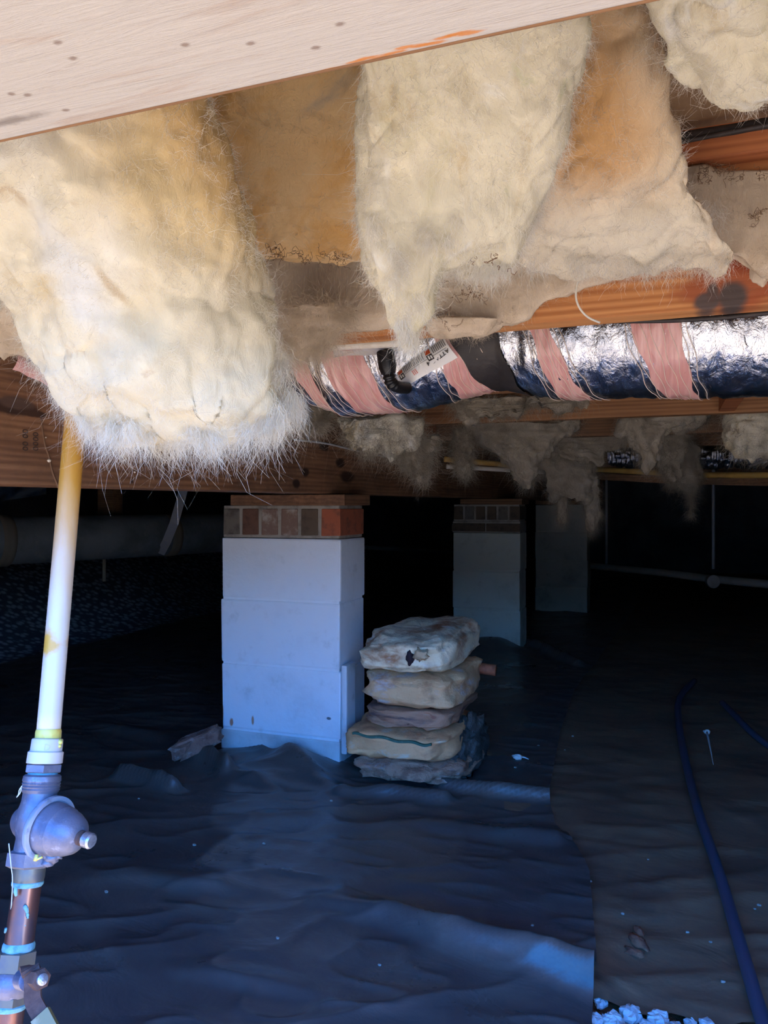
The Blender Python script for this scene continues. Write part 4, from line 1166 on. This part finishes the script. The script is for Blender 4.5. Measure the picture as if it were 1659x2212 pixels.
def wrinkle(X, D, s):
    q = np.stack([X * 3.2 + .5 * D, D * 9 - X * 1.5, 0 * X + s], -1)
    r1 = (1 - np.abs(vnoise(q, s))) ** 3
    q2 = np.stack([X * 9 - D * 3, D * 16 + X * 5, 0 * X + s + 3], -1)
    r2 = (1 - np.abs(vnoise(q2, s + 2))) ** 4
    return .0065 * r1 + .005 * r2 + .006 * fbm(np.stack([X * 2.5, D * 2.5, 0 * X], -1), 3, s + 4)
rA = [([plan(262, 1692), plan(320, 1705), plan(374, 1720)], .045, .022), ([plan(415, 1655), plan(450, 1665), plan(490, 1690)], [.02, .06, .04], .02),
      ([plan(490, 1690), plan(560, 1705), plan(620, 1722)], [.02, .022, .0], .03),
      ([plan(480, 1606), plan(560, 1640), plan(660, 1690), plan(740, 1722)], [.012, .014, .022, .012], .03), ([plan(730, 1724), plan(840, 1728), plan(965, 1740)], [.014, .036, .03], .02),
      ([plan(955, 1712), plan(1060, 1724), plan(1185, 1734)], [.036, .036, .034], .02),
      ([plan(690, 1960), plan(850, 2000), plan(1000, 2052), plan(1150, 2100), plan(1300, 2150)], [.008, .028, .040, .050, .056], .036),
      ([plan(240, 1900), plan(420, 1930), plan(640, 1945)], [.0, .018, .0], .04), ([plan(640, 1800), plan(900, 1790), plan(1200, 1830)], [0, .014, .02], .04),
      ([plan(1115, 1392), plan(1180, 1415), plan(1248, 1444)], [.05, .05, .03], .04), ([plan(120, 1560), plan(300, 1590), plan(430, 1620)], [0, .016, .0], .05),
      ([plan(330, 2100), plan(520, 2130), plan(800, 2180)], [0, .012, .0], .03)]
def hA(X, D):
    h = .008 + wrinkle(X, D, 5)
    for p, hh, w in rA:
        h = h + ridge(X, D, p, hh, w)
    h = h + gauss(X, D, (-.26, 2.20), .055, .11, .075) + gauss(X, D, (-.45, 2.30), .03, .12, .09) + gauss(X, D, (.56, 3.95), .085, .17, .12)
    return h
def hB(X, D):
    return wrinkle(X, D, 17) * .8
def sheet(name, hf, xl, xr, dmin, dmax, ns, nd, mat, label):
    k = np.linspace(0, 1, nd)
    Dv = dmin * (dmax / dmin) ** k
    s_ = np.linspace(0, 1, ns)
    DD = Dv[:, None] + 0 * s_[None]
    XX = np.array([xl(d) for d in Dv])[:, None] * (1 - s_)[None] + np.array([xr(d) for d in Dv])[:, None] * s_[None]
    if 'B' == label[0]: DD = DD + (np.interp(XX, [.2, .33, .42, .52, .7, 2], [.06, .07, .035, .02, .0, .0]) + .01 * np.sin(XX * 60)) * np.clip(1 - k[:, None] * 8, 0, 1)
    Z = hf(XX, DD) - ZC
    V = c2h(XX, DD, Z).reshape(-1, 3)
    i, j = np.meshgrid(np.arange(nd - 1), np.arange(ns - 1), indexing='ij')
    q = (i * ns + j).ravel()
    o = fast_mesh(name, V, np.stack([q, q + 1, q + ns + 1, q + ns], -1), mat, None, True)
    return tag(o, label[1], 'sheet', 'black vapour barrier sheets')
def poly(name, base, dust, dlo, dhi, r0, r1):
    b = NB(name)
    col = b.mix(b.math('MULTIPLY', b.ramp(b.noise((3, 5, 5), 6, .7, .8), dlo, dhi), .75), lin(base), lin(dust))
    col = b.mix(b.math('MULTIPLY', b.ramp(b.noise(40, 5, .7), .6, .8), .4), col, lin(dust))
    rr = b.n('ShaderNodeMapRange'); b.l(b.noise(4, 5, .65), rr.inputs[0]); rr.inputs[1].default_value = .35; rr.inputs[2].default_value = .7
    rr.inputs[3].default_value = r0; rr.inputs[4].default_value = r1
    return b.pbr(col, rr.outputs[0], 0, b.bump(b.noise((7, 12, 7), 4, .5, .8), .22, .02, b.bump(b.noise(55, 4, .6), .12, .004)), .5)
M_polyA = poly('black_poly', (78, 69, 66), (106, 92, 82), .42, .75, .26, .42)
M_polyB = poly('dusty_poly', (106, 82, 66), (150, 114, 86), .36, .68, .42, .6)
xrA = lambda d: float(np.interp(d, [.8, 1.147, 1.3, 1.59, 1.72, 1.85, 2.03, 2.6, 3.14, 4, 8.8], [.23, .312, .362, .428, .432, .415, .437, .60, .78, 1.15, 3.2]))
xlA = lambda d: max((-3.02 + d * SA) / CA, (.62 - d * CA) / SA)
sheet('plastic_sheet', hA, xlA, xrA, 1.105, 8.8, 220, 720, M_polyA, ('A', 'black glossy plastic sheet with folds, spread around the big white pier'))
sheet('plastic_sheet', hB, lambda d: xrA(d) - .12, lambda d: min((4.2 + d * SA) / CA, 4.2), 1.125, 8.6, 240, 260, M_polyB, ('B', 'dusty brownish black plastic sheet under the hose'))

# ------------------------------------------------ cement bags beside the pier
M_b1 = layered('bag_cream', (240, 228, 196), [((160, 112, 78), (7, 7, 9), .46, .66), ((176, 164, 140), 20, .5, .7), ((226, 228, 220), (14, 14, 30), .58, .75)], .8, bump=[(50, .6, .006), (160, .3, .002)])
M_b2 = layered('bag_tan', (226, 182, 136), [((160, 116, 82), (9, 9, 14), .46, .68), ((200, 194, 196), (8, 8, 20), .52, .7)], .75, bump=[(45, .7, .008), (160, .3, .002)])
M_b3 = layered('bag_print', (184, 136, 106), [((104, 80, 74), (6, 6, 40), .45, .65), ((150, 78, 66), (12, 12, 50), .56, .72)], .7, bump=[(40, .7, .008)])
M_b4 = layered('bag_ochre', (240, 176, 124), [((190, 130, 92), (9, 9, 16), .46, .68), ((222, 208, 182), (10, 10, 24), .55, .75)], .8, bump=[(45, .6, .007)])
M_b5 = layered('bag_rough', (200, 150, 122), [((150, 106, 86), 22, .42, .66), ((186, 172, 168), 26, .55, .74)], .9, bump=[(60, .9, .012)])
M_b6 = layered('bag_dark', (92, 88, 82), [((64, 62, 60), 20, .42, .66), ((140, 140, 134), 34, .58, .75), ((48, 78, 64), 9, .62, .74)], .85, bump=[(60, .9, .012)])
def bag(label, xl, xr, v0, v1, z0, z1, mat, seed, rot=0.0, tilt=0.0, pw=.42, amp=.10):
    a, b_ = PV(xl, 1500, v0), PV(xr, 1500, v0)
    c = ((a[0] + b_[0]) / 2, (v0 + v1) / 2, (z0 + z1) / 2)
    rx, ry, rz = (b_[0] - a[0]) / 2, (v1 - v0) / 2, (z1 - z0) / 2
    V, Fc = blobm(c, rx, ry, rz, 72, 40, pw, amp, 8, seed, rot, tilt)
    n = np.array([0, 0, 1.0])
    V = V + .006 * np.stack([fbm(V * 22 + 3 * k, 3, seed + k) for k in range(3)], -1)
    V[:, 2] = np.maximum(V[:, 2], z0 - .004)
    return tag(mesh('cement_bag', V, Fc, mat, None, True), label, 'bag', 'hardened cement bags stacked by the pier')
B5 = bag('rough pinkish grey cement bag at the bottom of the stack', 752, 992, 1.965, 2.33, .018, .078, M_b5, 5, .03, 0, .5, .16)
B4 = bag('ochre tan cement bag with a green stripe, second from the bottom of the stack', 736, 962, 1.95, 2.32, .080, .160, M_b4, 4, -.02)
B3 = bag('flattened reddish printed cement bag in the middle of the stack', 772, 968, 1.985, 2.34, .162, .218, M_b3, 3, .02)
B2 = bag('grey tan cement bag just under the top one', 770, 978, 1.965, 2.36, .220, .312, M_b2, 2, -.03)
B1 = bag('cream fronted cement bag with a dark hole on top of the stack', 764, 962, 1.955, 2.40, .314, .420, M_b1, 1, -.05, .03, .45, .12)
M_green = layered('stripe_green', (56, 96, 80), [((90, 120, 104), 40, .5, .7)], .6)
gp = [PV(x, y, 1.944) for x, y in ((762, 1584), (800, 1590), (850, 1598), (900, 1606), (932, 1610))]
gq = smooth_path(gp, 30); gq[:, 2] += .0025 * np.sin(np.arange(30) * .7)
V, Fc = bar(gq, .006, .008, np.array([0, 0, 1.0]))
mesh('green_stripe', V, Fc, M_green, B4)
M_hole = layered('hole', (44, 34, 44), rough=.9)
hc = PV(889, 1420, 1.972)
V, Fc = blobm(hc, .012, .02, .021, 16, 12, 1, .4, 6, 3)
mesh('torn_hole', V, Fc, M_hole, B1, True)
M_flap = layered('flap', (188, 168, 138), [((150, 126, 98), 40, .5, .7)], .85)
V, Fc = blobm(PV(912, 1415, 1.955), .017, .007, .013, 16, 12, .7, .8, 9, 14)
mesh('paper_flap', V, Fc, M_flap, B1, True)
V, Fc = blobm(PV(1002, 1632, 2.2), .05, .15, .10, 56, 36, .7, .30, 12, 9)
V = V + .012 * np.stack([fbm(V * 40 + 3 * k, 3, 60 + k) for k in range(3)], -1)
V[:, 2] = np.maximum(V[:, 2], .016)
tag(mesh('cement_bag', V, Fc, M_b6, None, True), 'dark crumbling cement bag slumped against the side of the stack', 'bag', 'hardened cement bags stacked by the pier')
M_dowel = layered('rusty_bar', (176, 104, 74), [((120, 72, 54), 30, .45, .7)], .7, bump=[(60, .3, .003)])
tag(tube('rusty_rod', [P(985, 1437, 2.42), P(1071, 1448, 2.38)], .0175, M_dowel, None, 18, 6), 'short rust coloured rod poking out behind the top cement bags', 'rod')
M_wht = layered('white_board', (206, 212, 218), [((180, 186, 192), 14, .5, .7)], .55)
tag(box('board_scrap', -.893, -.874, 2.05, 2.12, .05, .31, M_wht, None, bev=.006), 'narrow white board leaning between big pier and bag stack', 'board')
M_bf = layered('broken_brick', (150, 110, 96), [((112, 80, 70), 26, .42, .66), ((176, 150, 144), 40, .55, .72)], .9, bump=[(70, .8, .01)])
c = G(426, 1604, .07)
V, Fc = blobm((0, 0, 0), .072, .035, .026, 20, 12, .45, .3, 8, 6)
V = np.stack([V[:, 0] * math.cos(.42) - V[:, 2] * math.sin(.42), V[:, 1], V[:, 0] * math.sin(.42) + V[:, 2] * math.cos(.42)], -1)
rr_ = ANG; V = np.stack([V[:, 0] * CA - V[:, 1] * SA, V[:, 0] * SA + V[:, 1] * CA, V[:, 2]], -1) + c
tag(mesh('brick_fragment', V, Fc, M_bf, None, False), 'broken reddish brick fragment at the corner of the big white pier', 'brick')

# ------------------------------------------------ hoses, gravel, litter
M_hose = layered('hose_blue', (74, 74, 92), [((80, 72, 80), 6, .5, .7), ((70, 62, 66), 12, .68, .8)], .42)
def on_sheet(x, y, lift):
    p = plan(x, y, lift); X, D = p
    hh = float((hB if X > xrA(D) else hA)(np.array([X]), np.array([D]))[0])
    return c2h(X, D, hh + lift - ZC)
hz = [on_sheet(x, y, .013) for x, y in ((1500, 1470), (1468, 1510), (1466, 1560), (1480, 1640), (1508, 1752), (1548, 1870), (1572, 1945), (1594, 2025), (1622, 2120), (1650, 2215), (1690, 2330))]
tag(tube('garden_hose', hz, .0115, M_hose, None, 12, 90), 'dark blue hose snaking over the dusty plastic sheet', 'hose')
tag(tube('garden_hose', [on_sheet(x, y, .013) for x, y in ((1560, 1520), (1590, 1552), (1625, 1585), (1665, 1612), (1720, 1640))], .011, M_hose, None, 10, 40), 'faint dark hose lying farther in, beside the pale leaf scrap', 'hose')
M_st = layered('quartz_stone', (196, 194, 194), [((176, 170, 172), 40, .5, .7), ((196, 150, 120), 16, .64, .76)], .8, bump=[(120, .5, .003)])
g = np.random.default_rng(3)
stones = [(1298, 2157, .0125), (1283, 2200, .015), (1324, 2202, .019), (1362, 2189, .020), (1395, 2208, .012), (1424, 2200, .019), (1458, 2206, .010), (1492, 2204, .012), (1527, 2212, .016), (1345, 2230, .02), (1400, 2236, .018), (1450, 2232, .02), (1500, 2240, .02), (1560, 2232, .016), (1300, 2240, .02)]
for _ in range(26):
    stones.append((1150 + 700 * g.random(), 2262 + 480 * g.random(), .012 + .012 * g.random()))
for i, (x, y, r) in enumerate(stones):
    c = G(x, y, .0)
    V, Fc = blobm((c[0], c[1], r * .45 - .012), r * .85, r * .78, r * .6, 14, 10, .8, .28, 9, 20 + i, g.random() * 3)
    own = ['small lone white stone at the corner between the two sheets', 'pale stone half hidden by the glossy sheet edge', 'chunky white stone next to the glossy sheet edge', 'biggest rounded white stone in the bare red clay gap',
           'low white stone between two larger ones at the clay gap', 'broad flat white stone under the dusty sheet rim', 'tiny pinkish stone under the dusty sheet rim', 'small grey white stone under the dusty sheet rim']
    lab = own[i] if i < len(own) else 'white quartz gravel stone on pale ground in front of the sheets'
    tag(mesh('gravel_stone', V, Fc, M_st, None, False), lab, 'stone', 'white gravel by the opening')
gp_ = []
g2 = np.random.default_rng(12)
for k in range(900):                       # loose gravel tipped in front of the opening: too many to count
    x_, y_ = -.95 + 1.8 * g2.random(), .44 + .62 * g2.random()
    if x_ < -.2 and y_ > .75: continue
    r_ = .004 + .007 * g2.random() ** 2
    v_, f_ = blobm((x_, y_, r_ * .4 - .006), r_, r_ * .85, r_ * .65, 7, 5, .8, .3, 9, k % 50, g2.random() * 3)
    gp_.append((v_, f_))
V, Fc = join(gp_)
o = tag(mesh('gravel_bed', V, Fc, M_st, None, False), 'loose small gravel strewn on the ground before the sheets', 'gravel'); o['kind'] = 'stuff'
M_lit = layered('white_litter', (214, 212, 206), rough=.7)
for x, y, rx, lab in ((1118, 1643, .014, 'white wool scrap with a tail lying right of the bag stack'), (1527, 1582, .010, 'pale leaf shaped scrap on the dusty sheet near the hose')):
    c = on_sheet(x, y, .006)
    V, Fc = blobm(c, rx, rx * .6, .007, 16, 10, .9, .4, 8, 3)
    o = thing('litter_scrap', lab, 'litter', c)
    mesh('scrap', V, Fc, M_lit, o, True)
    e = on_sheet(x + (24 if x < 1300 else 14), y + (4 if x < 1300 else 70), .004)
    tube('tail', [c, (c + e) / 2 + np.array([0, .004, .002]), e], [.004, .0025, .0012], M_lit, o, 6, 10)
M_grit = layered('grit', (150, 140, 130), rough=.9)
spk = [(1163, 1616), (1113, 1663), (715, 1738), (230, 1940), (420, 1838), (570, 1843), (820, 2098), (1275, 1905), (1485, 2012), (1150, 2012), (1640, 1953), (1535, 2035), (1562, 2125), (1345, 1978), (1400, 1856), (600, 2045), (300, 1738), (1237, 1592), (1220, 1622), (1630, 1960)]
for i, (x, y) in enumerate(spk):
    r = .0016 + .0018 * g.random()
    V, Fc = blobm(on_sheet(x, y, r * .5), r * 1.4, r, r * .8, 8, 6, .8, .3, 8, i)
    tag(mesh('grit', V, Fc, M_grit, None, False), 'tiny pale speck of grit on the black plastic', 'grit', 'specks of grit on the sheets')
M_clod = layered('clay_clod', (150, 92, 66), [((116, 70, 52), 60, .45, .7)], .95, bump=[(120, .7, .004)])
for i, (x, y, rx, rz, rot) in enumerate(((1378, 2040, .014, .007, .6), (1372, 2060, .011, .006, 1.2), (1380, 2015, .01, .004, .3))):
    V, Fc = blobm(on_sheet(x, y, rz * .6), rx * .8, rx * 1.7, rz, 16, 10, .9, .4, 9, i, rot)
    tag(mesh('clay_clod', V, Fc, M_clod, None, True), ('largest red clay clod on the dusty sheet', 'short red clay clod turned across the largest one', 'flat thin clay smear behind the largest clod')[i], 'clod', 'clay clods on the sheet')

# ================================================================== BACKGROUND SERVICES
M_wrap = layered('grey_duct_wrap', (128, 136, 138), [((96, 104, 104), 4, .45, .7), ((150, 152, 140), 12, .58, .75)], .7, bump=[((20, 20, 20), .4, .01)])
M_strap = layered('strap', (190, 194, 200), rough=.5)
bd = thing('insulated_pipe', 'fat grey wrapped duct slung low beyond the girder', 'duct', P(200, 1210, 3.8))
tube('wrap', [P(-160, 1172, 3.3), P(0, 1168, 3.5), P(240, 1160, 3.9), P(480, 1151, 4.4), P(640, 1148, 4.8)], .112, M_wrap, bd, 32, 40)
M_col = layered('duct_collar', (136, 128, 112), rough=.7)
tube('collar', [P(-12, 1168, 3.48), P(14, 1168, 3.52)], .12, M_col, bd, 32, 4)
tube('collar', [P(352, 1156, 4.12), P(372, 1155, 4.16)], .116, M_col, bd, 32, 4)
V, Fc = bar([P(404, 1030, 3.95), P(392, 1075, 3.95), P(376, 1130, 3.95), P(360, 1170, 3.98), P(346, 1196, 4.03)], .045, .004, np.array([CA, SA, 0]))
tag(mesh('hanger_strap', V, Fc, M_strap), 'white hanger strap slung under the fat grey duct', 'strap')
tag(tube('hanger_rod', [P(225, 1198, 3.86), P(225, 1256, 3.86)], .009, M_col, None, 8, 3), 'short pale rod hanging below the fat grey duct', 'rod')
V, Fc = boxm(-.05, .05, -.04, .04, 0, .5, .004)
q = P(238, 1118, 4.1)
tag(mesh('wood_hanger', V + np.array([q[0], q[1], ZC - .085]), Fc, M_j3), 'dark wooden hanger block above the fat grey duct', 'hanger')
# shiny plastic pulled up along the girder underside at the left
M_shine = layered('shiny_poly', (20, 20, 24), rough=.18)
sv = []
for s in np.linspace(0, 1, 30):
    for t in np.linspace(0, 1, 8):
        sv.append(P(-60 + 160 * s, 1052 + 40 * t * (1 - .6 * s), 2.0 + .25 * t + .03 * math.sin(14 * s + 5 * t) + .02 * math.sin(31 * s)))
tag(mesh('plastic_flap', np.array(sv), [[i * 8 + j, i * 8 + j + 1, (i + 1) * 8 + j + 1, (i + 1) * 8 + j] for i in range(29) for j in range(7)], M_shine, None, True), 'glossy black plastic flap crumpled under the girder by the leaning pipe', 'plastic')
# yellow water lines under the far joists
M_yp = layered('yellow_pipe', (196, 158, 84), [((160, 126, 70), 8, .5, .7)], .45)
tag(tube('water_line', [P(1245, 1012, 3.6), P(1400, 1020, 3.35), P(1520, 1026, 3.2), P(1700, 1026, 2.95), P(1900, 1024, 2.8)], .0125, M_yp, None, 12, 40), 'yellow plastic water line crossing below the foil scraps', 'pipe')
tag(tube('water_line', [P(960, 992, 3.0), P(1100, 1004, 3.1), P(1200, 1012, 3.25)], .011, M_yp, None, 10, 20), 'dull yellow water line end beside the narrow wool tuft', 'pipe')
tag(tube('water_line', [P(965, 1008, 3.0), P(1040, 1012, 3.05), P(1180, 1020, 3.2)], .009, M_pvc, None, 10, 20), 'pale water line just below the dull yellow one', 'pipe')
V, Fc = bar([P(1245, 1026, 3.7), P(1450, 1038, 3.45), P(1659, 1042, 3.1), P(1850, 1040, 2.9)], .03, .02, np.array([0, 0, 1.0]))
tag(mesh('batten', V, Fc, M_j3), 'dull wooden batten under the yellow water line', 'batten')
# foil duct remnants above the yellow line
fo = thing('foil_duct', 'crumpled silver foil duct resting on the yellow water line', 'duct', P(1500, 1010, 3.45))
U_ = np.linspace(0, 1, 220); T_ = np.linspace(0, 2 * math.pi, 40, endpoint=False)
pa, pb = P(1320, 985, 3.75), P(1800, 985, 3.2)
C = pa[None] * (1 - U_)[:, None] + pb[None] * U_[:, None]
R = .052 + .006 * np.sin(U_ * 260)[:, None] + .012 * fbm(np.stack([U_[:, None] * 40 + 0 * T_[None], 0 * U_[:, None] + 3 * np.cos(T_)[None], 0 * U_[:, None] + 3 * np.sin(T_)[None]], -1), 3, 4)
V = C[:, None] + R[..., None] * (np.cos(T_)[None, :, None] * np.array([-SA, -CA, 0]) + np.sin(T_)[None, :, None] * np.array([0, 0, 1.0]))
i, j = np.meshgrid(np.arange(219), np.arange(40), indexing='ij')
a_ = (i * 40 + j).ravel(); c_ = (i * 40 + (j + 1) % 40).ravel()
fast_mesh('foil_jacket', V.reshape(-1, 3), np.stack([a_, c_, c_ + 40, a_ + 40], -1), M_foil, fo, True)
tag(tube('conduit', [P(1620, 1008, 3.0), P(1700, 972, 2.9)], .006, M_alu, None, 8, 3), 'bright thin metal conduit end by the cream wool mass', 'conduit')
# white drain line in the dark, with hangers
dl = thing('drain_line', 'dim white drain line crossing the dark far end', 'pipe', P(1500, 1262, 5.4))
tube('pipe', [P(1100, 1200, 8.2), P(1285, 1223, 7.0), P(1420, 1236, 6.1), P(1535, 1250, 5.5), P(1700, 1266, 4.9)], .028, M_pvc, dl, 16, 30)
lathe('cleanout', [(0, .04), (.01, .046), (.05, .046), (.055, .03)], P(1535, 1255, 5.42), np.array([SA, -CA, 0]), M_pvc, dl, 24)
for x, y1, d, lab in ((1310, 1214, 6.9, 'thin hanger strap on the drain line beside the far pier'), (1541, 1225, 5.45, 'thin hanger strap above the round cleanout of the drain line')):
    tag(tube('pipe_hanger', [P(x, CY - .25 * F / d, d), P(x, y1 + 4, d)], .011, M_strap, None, 8, 6), lab, 'hanger', 'drain line hangers')
tag(tube('drain_branch', [P(700, 1178, 6.0), P(980, 1192, 7.0), P(1150, 1202, 7.8)], .02, M_wrap, None, 10, 8), 'faint grey pipe in the dark between the two nearer piers', 'pipe')
tag(tube('drooping_wire', [GF(x, y) + gn * .006 for x, y in ((632, 950), (700, 958), (760, 972), (830, 986), (900, 984))], .003, M_strap, None, 6, 30), 'thin grey wire drooping across the girder face', 'wire')
